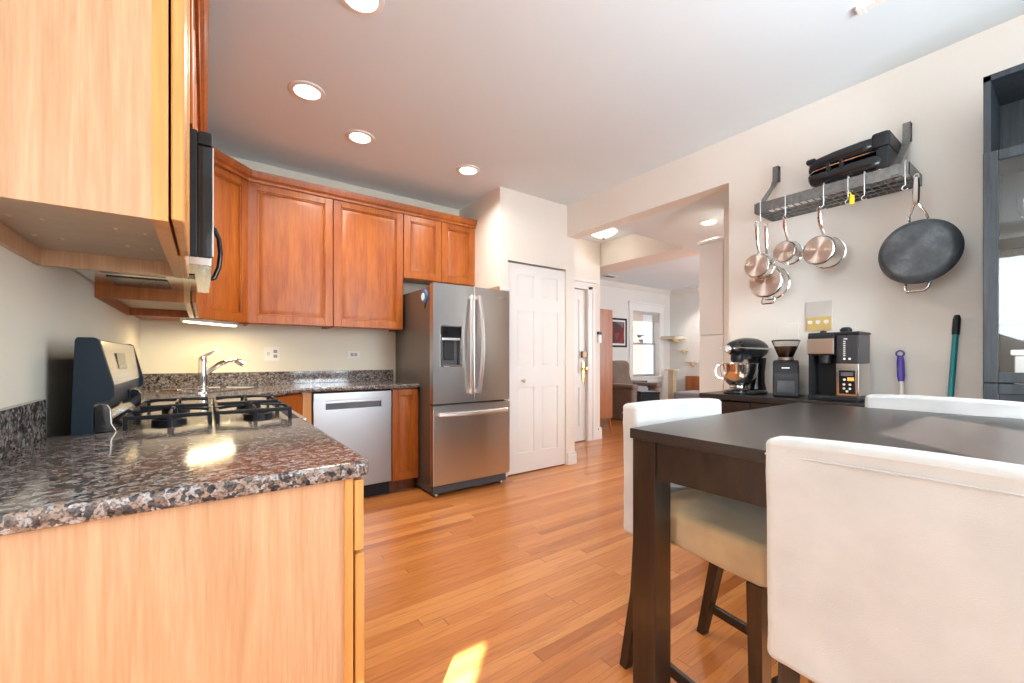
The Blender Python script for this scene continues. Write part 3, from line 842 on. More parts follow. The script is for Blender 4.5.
# backguard
ep = [(-0.312, 0.895), (-0.303, 1.182), (-0.298, 1.190), (-0.262, 1.190), (-0.252, 1.183), (-0.220, 1.045), (-0.218, 1.015), (-0.228, 1.003), (-0.258, 1.000), (-0.264, 0.99), (-0.264, 0.895)]
mb = MB()
mb.prism(ep, 'y', ry0 - 0.004, ry0 + 0.018, 0.002); mb.prism(ep, 'y', ry1 - 0.018, ry1 + 0.004, 0.002)
mb.prism([(-0.31, 0.895), (-0.302, 1.182), (-0.262, 1.182), (-0.232, 1.04), (-0.232, 1.012), (-0.27, 1.0), (-0.27, 0.895)], 'y', ry0 + 0.018, ry1 - 0.018)
mb.build('backguard', 'navy', rg, 'dark blue grey backguard')
mb = MB(); mb.prism([(-0.262, 1.186), (-0.252, 1.181), (-0.2275, 1.046), (-0.231, 1.041), (-0.258, 1.175)], 'y', ry0 + 0.02, ry1 - 0.02); mb.build('console', 'cooktop', rg, 'mirror-like tilted control console')
mb = MB(); mb.prism([(-0.2445, 1.146), (-0.2422, 1.147), (-0.2345, 1.092), (-0.237, 1.090)], 'y', ry0 + 0.22, ry0 + 0.40); mb.build('display', 'black_gloss', rg, 'small dark clock display')
mb = MB()
vp = [(-0.262, 0.905), (-0.262, 0.988), (-0.250, 0.994), (-0.236, 0.990), (-0.228, 0.975), (-0.226, 0.935), (-0.215, 0.912), (-0.225, 0.905)]
mb.prism(vp, 'y', ry0 - 0.003, ry0 + 0.02, 0.002); mb.prism(vp, 'y', ry1 - 0.02, ry1 + 0.003, 0.002)
mb.prism([(-0.262, 0.905), (-0.262, 0.96), (-0.246, 0.95), (-0.232, 0.915), (-0.225, 0.905)], 'y', ry0 + 0.02, ry1 - 0.02)
mb.build('rear_vent', 'black_gloss', rg)
mb = MB(); mb.tube([(x, ry0 - 0.004, z) for x, z in vp[1:-1]], 0.0014, 6); mb.build('vent_trim', 'chrome', rg, 'chrome edge of the rear vent')
burners = [(-0.10, ry0 + 0.16), (-0.10, ry1 - 0.16), (0.165, ry0 + 0.16), (0.165, ry1 - 0.16)]
for (bx, by) in burners:
    mb = MB(); mb.lathe([(0.048, 0.904), (0.048, 0.918), (0.036, 0.921), (0.036, 0.927), (0.030, 0.931), (0.001, 0.931)], 24, (bx, by, 0)); mb.build('burner', 'castiron', rg)
def grate(x0, x1):
    m_ = MB()
    zt, zb = 0.948, 0.904
    bw = 0.011
    for y in (ry0 + 0.035, (ry0 + ry1) / 2 - 0.012, (ry0 + ry1) / 2 + 0.012, ry1 - 0.035):
        m_.box(x0, x1, y - bw / 2, y + bw / 2, zt - 0.013, zt, 0.003)
        for x in (x0 + 0.006, (x0 + x1) / 2, x1 - 0.006):
            m_.box(x - 0.006, x + 0.006, y - bw / 2 - 0.001, y + bw / 2 + 0.001, zb, zt - 0.004, 0.002)
    for x in (x0, x1):
        for (a, b) in ((ry0 + 0.035, (ry0 + ry1) / 2 - 0.012), ((ry0 + ry1) / 2 + 0.012, ry1 - 0.035)):
            m_.box(x - bw / 2 + (0.005 if x == x0 else -0.005), x + bw / 2 + (0.005 if x == x0 else -0.005), a, b, zt - 0.013, zt, 0.003)
    xc = (x0 + x1) / 2
    for yc in (ry0 + 0.16, ry1 - 0.16):
        for (dx, dy) in ((1, 0), (-1, 0), (0, 1), (0, -1)):
            ex = (x1 - x0) / 2 if dx else 0; ey = 0.122 if dy else 0
            a = Vector((xc + dx * 0.028, yc + dy * 0.028, zt + 0.004)); b_ = Vector((xc + dx * (ex if dx else 0), yc + dy * ey, zt - 0.004))
            m_.tube([a, (a + b_) / 2 + Vector((0, 0, 0.002)), b_], [0.004, 0.006, 0.006], 6)
    return m_.build('grate', 'castiron', rg, smooth=True)
grate(-0.205, 0.020); grate(0.030, 0.262)

# ------------------------------------------------------------------ back-left base run, sink counter
yb = 3.42
bl = thing('corner_base_cabinet', 'diagonal cherry sink base cabinet in the back corner', 'cabinet', (0.0, 3.5, 0))
body = [(-0.376, 2.478), (0.235, 2.478), (0.235, 3.10), (0.575, 3.44), (0.575, 4.028), (-0.376, 4.028)]
mb = MB(); mb.prism(body, 'z', 0.10, CB - 0.001); mb.prism([(-0.376, 2.49), (0.17, 2.49), (0.17, 3.13), (0.56, 3.50), (0.56, 4.02), (-0.376, 4.02)], 'z', 0, 0.10); mb.build('body', 'cherry', bl, smooth=False)
fd = Vector((0.34, 0.34, 0)); fn_ = Vector((1, -1, 0)).normalized()
mb = MB(frame_m(Vector((0.24, 3.10, 0.70)) + fn_ * 0.020, fd)); mb.box(0.01, 0.465, 0, 0.019, 0, 0.165, 0.003); mb.build('false_drawer', 'cherry', bl)
cab_door('door', 'cherry', bl, Vector((0.24, 3.10, 0.105)) + fn_ * 0.020, fd, 0.465, 0.585)
cab_door('door', 'cherry', bl, (0.257, 2.482, 0.105), (0, 1, 0), 0.60, 0.76)
mb = MB(); mb.box(0.577, 0.643, yb, 4.02, 0.10, CB - 0.001); mb.box(0.577, 0.643, yb + 0.06, 4.02, 0, 0.10); mb.build('filler_stile', 'maple_edge', bl, 'narrow lighter stile beside the dishwasher')
# dishwasher
dw = thing('dishwasher', 'stainless dishwasher with pocket handle under the granite counter', 'dishwasher', (0.95, 3.7, 0))
mb = MB(); mb.box(0.648, 1.246, yb + 0.01, 3.98, 0.10, 0.868); mb.build('body', 'gasket', dw, smooth=False)
mb = MB()
mb.box(0.650, 1.244, 3.392, yb + 0.008, 0.115, 0.735, 0.004)
mb.box(0.650, 1.244, 3.392, yb + 0.008, 0.800, 0.862, 0.004)
mb.box(0.650, 0.735, 3.392, yb + 0.008, 0.730, 0.805); mb.box(1.159, 1.244, 3.392, yb + 0.008, 0.730, 0.805)
mb.build('door_panel', 'steel_dw', dw)
mb = MB(); mb.box(0.735, 1.159, 3.414, 3.428, 0.733, 0.802); mb.build('handle_recess', 'ply', dw, 'dark recessed pocket handle')
mb = MB(); mb.box(0.735, 1.159, 3.392, 3.402, 0.782, 0.801, 0.003); mb.build('handle', 'steel_dw', dw)
mb = MB(); mb.box(0.650, 1.244, 3.45, 3.47, 0.0, 0.108); mb.build('kick_plate', 'black', dw)
# narrow cabinet
nc = thing('base_cabinet', 'narrow cherry base cabinet between dishwasher and fridge', 'cabinet', (1.37, 3.7, 0))
mb = MB(); mb.box(1.250, 1.486, yb, 4.025, 0.10, CB - 0.001); mb.build('body', 'cherry', nc, smooth=False)
mb = MB(); mb.box(1.250, 1.486, yb + 0.06, 4.02, 0, 0.10); mb.build('toe_kick', 'cherry_dark', nc, smooth=False)
cab_door('door', 'cherry', nc, (1.252, yb - 0.021, 0.104), (1, 0, 0), 0.232, CB - 0.112, 0.052)

sc = thing('countertop', 'granite countertop with sink along the back wall', 'countertop', (0.5, 3.7, CT))
mb = MB()
slab(mb, [(-0.376, 2.474), (0.275, 2.474), (0.275, 3.085), (0.572, 3.382), (1.490, 3.382), (1.490, 4.028), (0.30, 4.028), (0.30, 3.78), (0.30, 3.62), (0.08, 3.40), (-0.20, 3.68), (-0.06, 3.82), (0.29, 3.82), (0.29, 4.028), (-0.376, 4.028)], CB, CT, 0.009)
mb2 = MB()
slab(mb2, [(-0.376, 2.474), (0.275, 2.474), (0.275, 3.085), (0.572, 3.382), (1.490, 3.382), (1.490, 4.028), (-0.376, 4.028)], CB, CT, 0.009)
mb2.build('slab', 'granite', sc)
mb = MB(); mb.box(-0.356, 1.488, 4.008, 4.029, CT + 0.0005, CT + 0.105, 0.002); mb.box(-0.377, -0.356, 2.476, 4.029, CT + 0.0005, CT + 0.105, 0.002); mb.build('backsplash', 'granite', sc)
# sink rim (drop-in, seen edge-on)
sk = MB(frame_m((0.02, 3.56, CT + 0.0003), (1, 1, 0)))
def rrect(x0, x1, y0, y1, r, n=5):
    return arc(x1 - r, y1 - r, r, 0, 90, n) + arc(x0 + r, y1 - r, r, 90, 180, n) + arc(x0 + r, y0 + r, r, 180, 270, n) + arc(x1 - r, y0 + r, r, 270, 360, n)
o_, i_ = rrect(-0.27, 0.27, -0.20, 0.20, 0.06), rrect(-0.245, 0.245, -0.175, 0.175, 0.05)
sk.loft([[Vector((p[0], p[1], 0)) for p in o_], [Vector((p[0], p[1], 0.006)) for p in o_], [Vector((p[0], p[1], 0.006)) for p in i_], [Vector((p[0] * .97, p[1] * .97, 0.001)) for p in i_]], True)
tag(sk.build('sink', 'chrome'), 'steel sink set diagonally in the corner granite counter', 'sink')
fc = thing('faucet', 'chrome single-lever kitchen faucet in front of the cream wall', 'faucet', (-0.02, 3.86, CT))
fx, fy = -0.012, 3.80
mb = MB(); mb.lathe([(0.036, CT), (0.036, CT + 0.006), (0.028, CT + 0.014), (0.030, CT + 0.02), (0.028, CT + 0.19), (0.028, CT + 0.20), (0.022, CT + 0.225), (0.010, CT + 0.235), (0.001, CT + 0.236)], 22, (fx, fy, 0)); mb.build('body', 'chrome', fc)
sd = Vector((1.0, -0.18, 0)).normalized()
mb = MB(); pts = [(0.015, 0.10), (0.05, 0.135), (0.10, 0.175), (0.15, 0.197), (0.19, 0.200), (0.215, 0.194)]
mb.tube([Vector((fx, fy, CT + z)) + sd * a for a, z in pts], [0.018, 0.017, 0.017, 0.017, 0.018, 0.019], 14)
mb.tube([Vector((fx, fy, CT + z)) + sd * a for a, z in ((0.210, 0.196), (0.235, 0.184), (0.255, 0.170))], [0.020, 0.026, 0.021], 14)
mb.build('spout', 'chrome', fc)
mb = MB(); mb.tube([Vector((fx, fy, CT + z)) + sd * a for a, z in ((0.0, 0.225), (0.03, 0.245), (0.07, 0.268), (0.09, 0.275))], [0.013, 0.010, 0.007, 0.006], 10); mb.build('lever', 'chrome', fc)

# outlets on back wall
ot = thing('wall_outlet', 'double white switch and outlet plate on the cream wall right of the faucet', 'outlet', (0.45, 4.03, 1.16))
mb = MB(); mb.box(0.395, 0.505, 4.024, 4.0295, 1.105, 1.222, 0.002); mb.build('plate', 'plate', ot)
mb = MB(); mb.box(0.415, 0.437, 4.020, 4.0242, 1.15, 1.178, 0.002); mb.build('switch', 'blind', ot)
mb = MB()
for z in (1.135, 1.175):
    mb.box(0.463, 0.491, 4.0215, 4.0242, z - 0.004, z + 0.022, 0.002)
mb.build('socket', 'socket', ot, 'grey socket faces')
ot2 = thing('wall_outlet', 'small horizontal white outlet plate on the wall near the fridge', 'outlet', (1.115, 4.03, 1.16))
mb = MB(); mb.box(1.060, 1.172, 4.024, 4.0295, 1.128, 1.192, 0.002); mb.build('plate', 'plate', ot2)
mb = MB()
for x in (1.09, 1.122): mb.box(x - 0.002, x + 0.024, 4.0215, 4.0242, 1.146, 1.174, 0.002)
mb.build('socket', 'socket', ot2, 'grey socket faces')

# ------------------------------------------------------------------ fridge
fr = thing('refrigerator', 'stainless french-door refrigerator with bottom freezer', 'refrigerator', (1.85, 3.55, 0))
fy0 = 3.085
mb = MB(); mb.box(1.498, 2.210, 3.165, 3.98, 0.035, 1.722, 0.006); mb.build('body', 'fridge_side', fr, 'dark brown grey painted cabinet')
mb = MB(); mb.box(1.500, 2.208, 3.150, 3.166, 0.10, 1.715); mb.build('gasket', 'gasket', fr)
def fdoor(name, x0, x1, z0, z1):
    m_ = MB(); m_.prism([(x0, 3.15), (x0, fy0 + 0.014), (x0 + 0.012, fy0 + 0.003), ((x0 + x1) / 2, fy0 - 0.002), (x1 - 0.012, fy0 + 0.003), (x1, fy0 + 0.014), (x1, 3.15)], 'z', z0, z1, 0.002)
    return m_
# left door has an opening for the dispenser: build around it
dx0, dx1, dz0, dz1 = 1.538, 1.726, 1.062, 1.392
mb = MB()
for (a, b, c, d) in ((1.472, 1.848, 0.757, dz0), (1.472, 1.848, dz1, 1.734), (1.472, dx0, dz0, dz1), (dx1, 1.848, dz0, dz1)):
    mb.box(a, b, fy0, 3.15, c, d)
ld = mb.build('left_door', 'steel', fr, smooth=False)
mb = fdoor('right_door', 1.853, 2.226, 0.757, 1.734)
mb.v = []; mb.f = []
mb.box(1.853, 2.226, fy0, 3.15, 0.757, 1.734, 0.004); rd = mb.build('right_door', 'steel', fr)
mb = MB(); mb.box(1.472, 2.226, fy0, 3.15, 0.098, 0.742, 0.004); fz = mb.build('freezer_drawer', 'steel', fr)
mb = MB(); mb.box(1.85 - 0.001, 1.852, fy0 + 0.006, 3.14, 0.757, 1.73); mb.build('door_gap', 'gasket', fr)
mb = MB(); mb.box(1.49, 2.21, 3.125, 3.17, 0.022, 0.094, 0.004); mb.box(1.49, 2.21, 3.14, 3.9, 0.022, 0.04); mb.build('kick_plate', 'kick', fr)
for x in (1.53, 2.17):
    mb = MB(); mb.lathe([(0.016, 0.0), (0.018, 0.006), (0.014, 0.014), (0.007, 0.014), (0.007, 0.03)], 14, (x, 3.16, 0)); mb.build('foot', 'handle', fr)
# dispenser
mb = MB()
mb.box(dx0, dx1, fy0 + 0.055, fy0 + 0.060, dz0, dz1)
for (a, b, c, d) in ((dx0, dx1, dz0, dz0 + 0.012), (dx0, dx1, dz1 - 0.10, dz1), (dx0, dx0 + 0.012, dz0, dz1), (dx1 - 0.012, dx1, dz0, dz1)):
    mb.box(a, b, fy0 + 0.004, fy0 + 0.056, c, d)
ds = mb.build('dispenser', 'ply', ld, 'dark grey water and ice dispenser')
mb = MB(); mb.box(dx0 + 0.012, dx1 - 0.012, fy0 + 0.001, fy0 + 0.006, dz1 - 0.094, dz1 - 0.008, 0.001, 1); mb.build('dispenser_panel', 'black_gloss', ld, 'glossy control panel')
mb = MB(); mb.box(dx0 + 0.012, dx1 - 0.012, fy0 - 0.006, fy0 + 0.02, dz1 - 0.118, dz1 - 0.098, 0.003); mb.build('dispenser_bar', 'handle', ld)
mb = MB(); mb.box(dx0 + 0.05, dx1 - 0.05, fy0 + 0.03, fy0 + 0.05, dz0 + 0.05, dz1 - 0.12, 0.004); mb.build('dispenser_paddle', 'smoke', ld)
mb = MB()
for (a, b, c, d) in ((dx0 - 0.006, dx1 + 0.006, dz0 - 0.006, dz0 + 0.002), (dx0 - 0.006, dx1 + 0.006, dz1 - 0.002, dz1 + 0.006), (dx0 - 0.006, dx0 + 0.002, dz0, dz1), (dx1 - 0.002, dx1 + 0.006, dz0, dz1)):
    mb.box(a, b, fy0 - 0.004, fy0 + 0.004, c, d, 0.0015, 1)
mb.build('dispenser_frame', 'chrome', ld)
def bow(p0, p1, out, r=0.013, flat=1.0):
    p0, p1 = Vector(p0), Vector(p1)
    pts = []
    n = 14
    for i in range(n + 1):
        t = i / n
        k_ = 0.75 + 0.25 * math.sin(math.pi * t)
        if i in (0, n): k_ = 0.7
        pts.append(p0.lerp(p1, t) + Vector(out) * k_)
    return [p0.lerp(p1, 0.0)] + pts + [p1]
for par, x, lean in ((ld, 1.818, -0.012), (rd, 1.884, 0.012)):
    m_ = MB()
    n = 16
    rings = []
    for i in range(n + 1):
        t = i / n
        z = 0.83 + (1.66 - 0.83) * t
        bowx = x + lean * math.sin(math.pi * t) * 1.6
        o = 0.030 + 0.032 * math.sin(math.pi * t)
        yy = fy0 - o
        w, d = 0.016, 0.010
        rings.append([Vector((bowx - w, yy + d, z)), Vector((bowx - w, yy - d * .3, z)), Vector((bowx - w * .5, yy - d, z)), Vector((bowx + w * .5, yy - d, z)), Vector((bowx + w, yy - d * .3, z)), Vector((bowx + w, yy + d, z))])
    m_.loft(rings)
    m_.box(x - 0.012, x + 0.012, fy0 - 0.032, fy0 + 0.002, 0.835, 0.865); m_.box(x - 0.012, x + 0.012, fy0 - 0.032, fy0 + 0.002, 1.625, 1.655)
    m_.build('handle', 'handle', par, 'curved satin bar handle')
m_ = MB(); rings = []
for i in range(17):
    t = i / 16; xx = 1.515 + 0.665 * t; o = 0.03 + 0.034 * math.sin(math.pi * t); yy = fy0 - o; zz = 0.672; w, d = 0.017, 0.010
    rings.append([Vector((xx, yy + d, zz - w)), Vector((xx, yy - d * .3, zz - w)), Vector((xx, yy - d, zz - w * .5)), Vector((xx, yy - d, zz + w * .5)), Vector((xx, yy - d * .3, zz + w)), Vector((xx, yy + d, zz + w))])
m_.loft(rings)
m_.box(1.52, 1.55, fy0 - 0.032, fy0 + 0.002, 0.66, 0.685); m_.box(2.145, 2.175, fy0 - 0.032, fy0 + 0.002, 0.66, 0.685)
m_.build('handle', 'handle', fz, 'curved satin bar handle')
mb = MB(); mb.box(2.10, 2.18, fy0 - 0.0015, fy0 + 0.001, 1.655, 1.664); mb.build('badge', 'chrome', rd, 'tiny bright badge')
mg = thing('fridge_magnet', 'round blue and white magnet clip on the fridge side', 'magnet', (1.49, 3.30, 1.58))
q = Matrix.Rotation(R(-90), 3, 'Y')
mb = MB(); mb.lathe([(0.001, 0.0), (0.060, 0.0), (0.062, 0.004), (0.056, 0.012), (0.001, 0.012)], 26, (1.498, 3.30, 1.645), q); mb.build('disc', 'blue', mg)
mb = MB(); mb.lathe([(0.001, 0.012), (0.032, 0.012), (0.030, 0.016), (0.001, 0.016)], 20, (1.498, 3.312, 1.645), q); mb.build('face', 'plate', mg, 'white centre')
mb = MB(); mb.box(1.484, 1.497, 3.285, 3.315, 1.55, 1.605, 0.004); mb.build('clip', 'bronze', mg)

# ------------------------------------------------------------------ hall and living room things
tc_ = thing('tall_cabinet', 'tall narrow white cabinet with top moulding at end of hall wall', 'cabinet', (3.80, 1.965, 0))
mb = MB(); mb.box(3.622, 4.10, 1.856, 2.078, 0.0, 2.15, 0.002); mb.build('body', 'white', tc_)
mb = MB(); mb.box(3.600, 4.12, 1.852, 2.092, 2.15, 2.18, 0.006); mb.build('top_moulding', 'white', tc_)
for z0, h_ in ((0.10, 1.22), (1.335, 0.80)):
    m_ = MB(frame_m((3.604, 2.074, z0), (0, -1, 0))); w_ = 0.214
    m_.box(0, w_, 0.0, 0.018, 0, h_, 0.002, 1)
    m_.build('door', 'white', tc_)
th_ = thing('thermostat', 'small white wall thermostat box with dark top on the hall corner', 'thermostat', (4.44, 4.03, 1.4))
mb = MB(); mb.box(4.41, 4.47, 4.008, 4.029, 1.34, 1.45, 0.004); mb.build('case', 'plate', th_)
mb = MB(); mb.box(4.40, 4.475, 4.004, 4.029, 1.455, 1.495, 0.004); mb.build('display', 'black', th_, 'dark top unit')

hu = thing('wardrobe', 'reddish brown wood cabinet on thin legs by the living room entry', 'cabinet', (4.74, 4.6, 0))
mb = MB(); mb.box(4.49, 4.995, 4.27, 5.20, 0.22, 1.86, 0.006); mb.build('body', 'teak', hu)
mb = MB(); mb.box(4.995, 5.012, 4.275, 4.73, 0.23, 1.85, 0.003); mb.build('door', 'teak', hu)
mb = MB(); mb.box(4.995, 5.012, 4.735, 5.195, 0.23, 1.85, 0.003); mb.build('door', 'teak', hu)
for x, y, dx, dy in ((4.955, 4.30, .03, -.03), (4.955, 5.17, .03, .03), (4.535, 4.30, 0, -.03), (4.535, 5.17, 0, .03)):
    mb = MB(); mb.tube([(x, y, 0.225), (x + dx, y + dy, 0.0)], [0.022, 0.011], 12); mb.build('leg', 'teak', hu)
bx = MB(); bx.box(4.55, 4.80, 4.40, 4.62, 1.861, 1.94, 0.006); bx.box(4.54, 4.81, 4.39, 4.63, 1.92, 1.945, 0.004)
tag(bx.build('storage_box', 'rope'), 'small tan box on top of the reddish wood cabinet', 'box')

pf = thing('framed_picture', 'framed red abstract painting on the living room wall', 'picture', (7.2, 5.98, 1.4))
mb = MB()
for (a, b, c, d) in ((6.90, 7.45, 1.36, 1.40), (6.90, 7.45, 1.945, 1.985), (6.90, 6.94, 1.36, 1.985), (7.41, 7.45, 1.36, 1.985)): mb.box(a, b, 5.95, 5.978, c, d, 0.004)
mb.build('frame', 'black', pf)
mb = MB(); mb.box(6.93, 7.42, 5.964, 5.974, 1.39, 1.955); mb.build('mat_board', 'plate', pf)
mb = MB(); mb.box(6.98, 7.37, 5.960, 5.9645, 1.44, 1.905); mb.build('canvas', 'painting', pf)

rc = thing('recliner', 'taupe upholstered recliner with padded arms in the living room', 'armchair', (6.52, 4.90, 0), R(-85))
Lr = _T((6.52, 4.90, 0), R(-85))
def wob(a, s):
    return lambda p: p + Vector((noise.noise(p * s), noise.noise(p * s + Vector((7, 0, 0))), noise.noise(p * s + Vector((0, 9, 0))))) * a
mb = MB(Lr); mb.soft(-0.40, 0.14, -0.36, 0.36, 0.0, 0.30, 0.04, 6); mb.build('base', 'brown_fabric', rc)
for sy in (-1, 1):
    m_ = MB(Lr); m_.soft(-0.40, 0.14, sy * 0.40 - 0.085, sy * 0.40 + 0.085, 0.0, 0.58, 0.05, 6, wob(0.006, 6)); m_.soft(-0.42, 0.17, sy * 0.40 - 0.10, sy * 0.40 + 0.10, 0.56, 0.66, 0.05, 6, wob(0.006, 6)); m_.build('arm', 'brown_fabric', rc)
mb = MB(Lr); mb.soft(-0.30, 0.18, -0.31, 0.31, 0.30, 0.48, 0.06, 6, wob(0.006, 6)); mb.build('seat_cushion', 'brown_fabric', rc)
mb = MB(Lr)
mb.soft(-0.56, -0.30, -0.33, 0.33, 0.35, 1.08, 0.09, 8, lambda p: Vector((p.x - (p.z - 0.4) * 0.22, p.y, p.z)) + Vector((0.02 * math.sin(p.z * 14), 0, 0)))
mb.build('backrest', 'brown_fabric', rc)
cu = MB(_T((6.52, 4.90, 0.482), R(-85))); cu.soft(-0.22, 0.06, -0.2, 0.2, 0.0, 0.12, 0.055, 6)
tag(cu.build('cushion', 'grey_fabric'), 'grey cushion lying on the taupe recliner seat', 'cushion')
st = thing('side_table', 'dark side table behind the recliner below the window', 'table', (7.25, 5.66, 0))
mb = MB(); mb.box(6.98, 7.55, 5.50, 5.88, 0.62, 0.65, 0.004); mb.build('table_top', 'black', st)
mb = MB(); mb.box(7.01, 7.52, 5.53, 5.85, 0.46, 0.62, 0.004); mb.build('drawer_box', 'black', st)
for x in (7.04, 7.49):
    for y in (5.56, 5.82):
        m_ = MB(); m_.box(x - 0.02, x + 0.02, y - 0.02, y + 0.02, 0, 0.47, 0.003); m_.build('leg', 'black', st)
bo = thing('black_box_table', 'small black box table in front of the taupe recliner', 'table', (5.87, 4.26, 0))
mb = MB(_T((5.87, 4.26, 0), R(-36))); mb.box(-0.145, 0.145, -0.12, 0.12, 0.0, 0.54, 0.01); mb.build('body', 'black', bo)
mb = MB(_T((5.87, 4.26, 0), R(-36))); mb.box(-0.155, 0.155, -0.13, 0.13, 0.54, 0.585, 0.012); mb.build('lid', 'black', bo)
gp_ = thing('cat_scratching_post', 'rope cat scratching post with square birch top by living room corner', 'cat post', (8.62, 5.60, 0))
mb = MB(); mb.box(8.42, 8.80, 5.44, 5.80, 0, 0.03, 0.006); mb.build('base', 'birch', gp_)
mb = MB(); mb.box(8.55, 8.67, 5.55, 5.67, 0.03, 0.84, 0.008); 
for i in range(26): mb.tube([(8.547, 5.547, 0.06 + i * 0.03), (8.673, 5.547, 0.06 + i * 0.03), (8.673, 5.673, 0.06 + i * 0.03), (8.547, 5.673, 0.06 + i * 0.03)], 0.008, 5, True)
mb.build('post', 'rope', gp_)
mb = MB(); mb.box(8.49, 8.73, 5.49, 5.73, 0.84, 0.87, 0.006); mb.build('top_board', 'birch', gp_)
def cat_shelf(y0, y1, z, dpt, label, steps):
    t = thing('cat_shelf', label, 'shelf', (9.09, (y0 + y1) / 2, z), 0, 'cat climbing shelves')
    m_ = MB(); m_.box(9.088 - dpt, 9.088, y0, y1, z - 0.03, z, 0.006); m_.build('board', 'birch', t)
    m_ = MB(); m_.prism([(9.088, z - 0.03), (9.088 - dpt * .7, z - 0.03), (9.088, z - 0.12)], 'y', (y0 + y1) / 2 - 0.012, (y0 + y1) / 2 + 0.012); m_.build('bracket', 'birch', t)
    if steps:
        m_ = MB(); m_.soft(9.088 - dpt + .02, 9.07, y0 + .02, y1 - .02, z, z + 0.04, 0.015, 4); m_.build('pad', 'linen', t)
    return t
cat_shelf(5.55, 5.96, 1.60, 0.46, 'wide padded cat shelf in the living room corner, topmost', True)
cat_shelf(5.48, 5.68, 1.318, 0.22, 'small wooden cat step, the middle one on the wall', False)
cat_shelf(5.26, 5.46, 1.048, 0.22, 'small wooden cat step, the lowest one on the wall', False)
wb_ = thing('wooden_chest', 'small reddish wooden chest against the living room wall', 'chest', (8.95, 5.30, 0))
mb = MB(); mb.box(8.80, 9.06, 4.95, 5.40, 0.02, 0.72, 0.006); mb.build('body', 'teak', wb_)
for z in (0.05, 0.28, 0.51):
    m_ = MB(); m_.box(8.785, 8.80, 4.97, 5.38, z, z + 0.2, 0.003); m_.build('drawer', 'teak', wb_)
mb = MB(); mb.box(8.81, 9.05, 4.96, 5.39, 0, 0.02); mb.build('plinth', 'black', wb_)
om = thing('ottoman', 'low grey upholstered ottoman in front of the wooden chest', 'ottoman', (8.2, 4.9, 0))
mb = MB(); mb.soft(7.85, 8.60, 4.45, 5.10, 0.10, 0.43, 0.05, 6); mb.build('cushion', 'grey_fabric', om)
for x in (7.93, 8.52):
    for y in (4.53, 5.02):
        m_ = MB(); m_.tube([(x, y, 0.12), (x, y, 0)], [0.022, 0.016], 10); m_.build('leg', 'black', om)
rg_ = MB(); rg_.box(5.15, 6.6, 2.9, 4.0, 0.0005, 0.012, 0.004)
tag(rg_.build('area_rug', 'carpet'), 'blue grey rug on the living room floor', 'rug')

# ------------------------------------------------------------------ sideboard and appliances
sb = thing('sideboard', 'long black sideboard under the pot rack carrying kitchen appliances', 'sideboard', (2.9, 1.1, 0))
SB = 0.895
mb = MB(); mb.box(2.69, 3.066, 0.655, 1.55, SB - 0.035, SB, 0.004); mb.build('top', 'espresso_top', sb)
mb = MB(); mb.box(2.71, 3.06, 0.67, 0.69, 0.06, SB - 0.035); mb.box(2.71, 3.06, 1.515, 1.535, 0.06, SB - 0.035); mb.box(2.71, 3.06, 1.21, 1.23, 0.06, SB - 0.035); mb.box(3.05, 3.06, 0.67, 1.535, 0.06, SB - 0.035); mb.box(2.71, 3.06, 0.67, 1.535, 0.06, 0.08); mb.box(2.72, 3.06, 0.69, 1.21, 0.45, 0.468); mb.build('carcass', 'espresso', sb, smooth=False)
mb = MB(frame_m((2.69, 1.53, 0.07), (0, -1, 0))); mb.box(0, 0.30, 0.006, 0.02, 0, 0.78); 
for (a, b, c, d) in ((0, .05, 0, .78), (.25, .30, 0, .78), (.05, .25, 0, .05), (.05, .25, .73, .78)): mb.box(a, b, 0, 0.008, c, d, 0.001, 1)
sbd = mb.build('door', 'espresso', sb)
mb = MB(); mb.tube([(2.69, 1.25, 0.55), (2.67, 1.25, 0.55), (2.67, 1.25, 0.67), (2.69, 1.25, 0.67)], 0.005, 8); mb.build('handle', 'handle', sbd)
mb = MB(); mb.box(2.695, 2.713, 0.685, 1.205, 0.69, 0.855, 0.002); mb.build('drawer', 'espresso', sb)
for x in (2.735, 3.035):
    for y in (0.70, 1.51):
        m_ = MB(); m_.box(x - .02, x + .02, y - .02, y + .02, 0, 0.06); m_.build('foot', 'espresso', sb)

# stand mixer, front points toward the room (-x)
mx_ = thing('stand_mixer', 'black and chrome stand mixer with steel bowl on the sideboard', 'mixer', (2.88, 1.335, SB), R(166))
Lm = _T((2.88, 1.335, SB), R(166))   # local +x = front
mb = MB(Lm)
def oval(cx, cy, a, b, z, n=24):
    return [Vector((cx + a * math.cos(2 * math.pi * k / n), cy + b * math.sin(2 * math.pi * k / n), z)) for k in range(n)]
mb.loft([oval(0.0, 0, 0.165, 0.095, 0.0), oval(0.0, 0, 0.168, 0.098, 0.012), oval(0.0, 0, 0.155, 0.085, 0.026), oval(0.01, 0, 0.10, 0.07, 0.032)])
mb.loft([oval(-0.10, 0, 0.060, 0.060, 0.02), oval(-0.10, 0, 0.052, 0.050, 0.07), oval(-0.105, 0, 0.048, 0.046, 0.14), oval(-0.105, 0, 0.055, 0.052, 0.20), oval(-0.10, 0, 0.065, 0.055, 0.235)])
mb.build('stand', 'black_gloss', mx_)
mb = MB(Lm)
rings = []
for i in range(15):
    t = i / 14
    x = -0.185 + 0.345 * t
    s = (1 - abs(2 * t - 1) ** 4) ** 0.5
    hh = (0.034 + 0.030 * math.sin(math.pi * (0.15 + 0.8 * t))) * max(s, 0.15) * 1.15
    ww = 0.070 * max(s, 0.15)
    zc = 0.292 + 0.006 * t
    rings.append([Vector((x, ww * math.cos(2 * math.pi * k / 20), zc + hh * math.sin(2 * math.pi * k / 20))) for k in range(20)])
mb.loft(rings)
mb.build('motor_head', 'black_gloss', mx_)
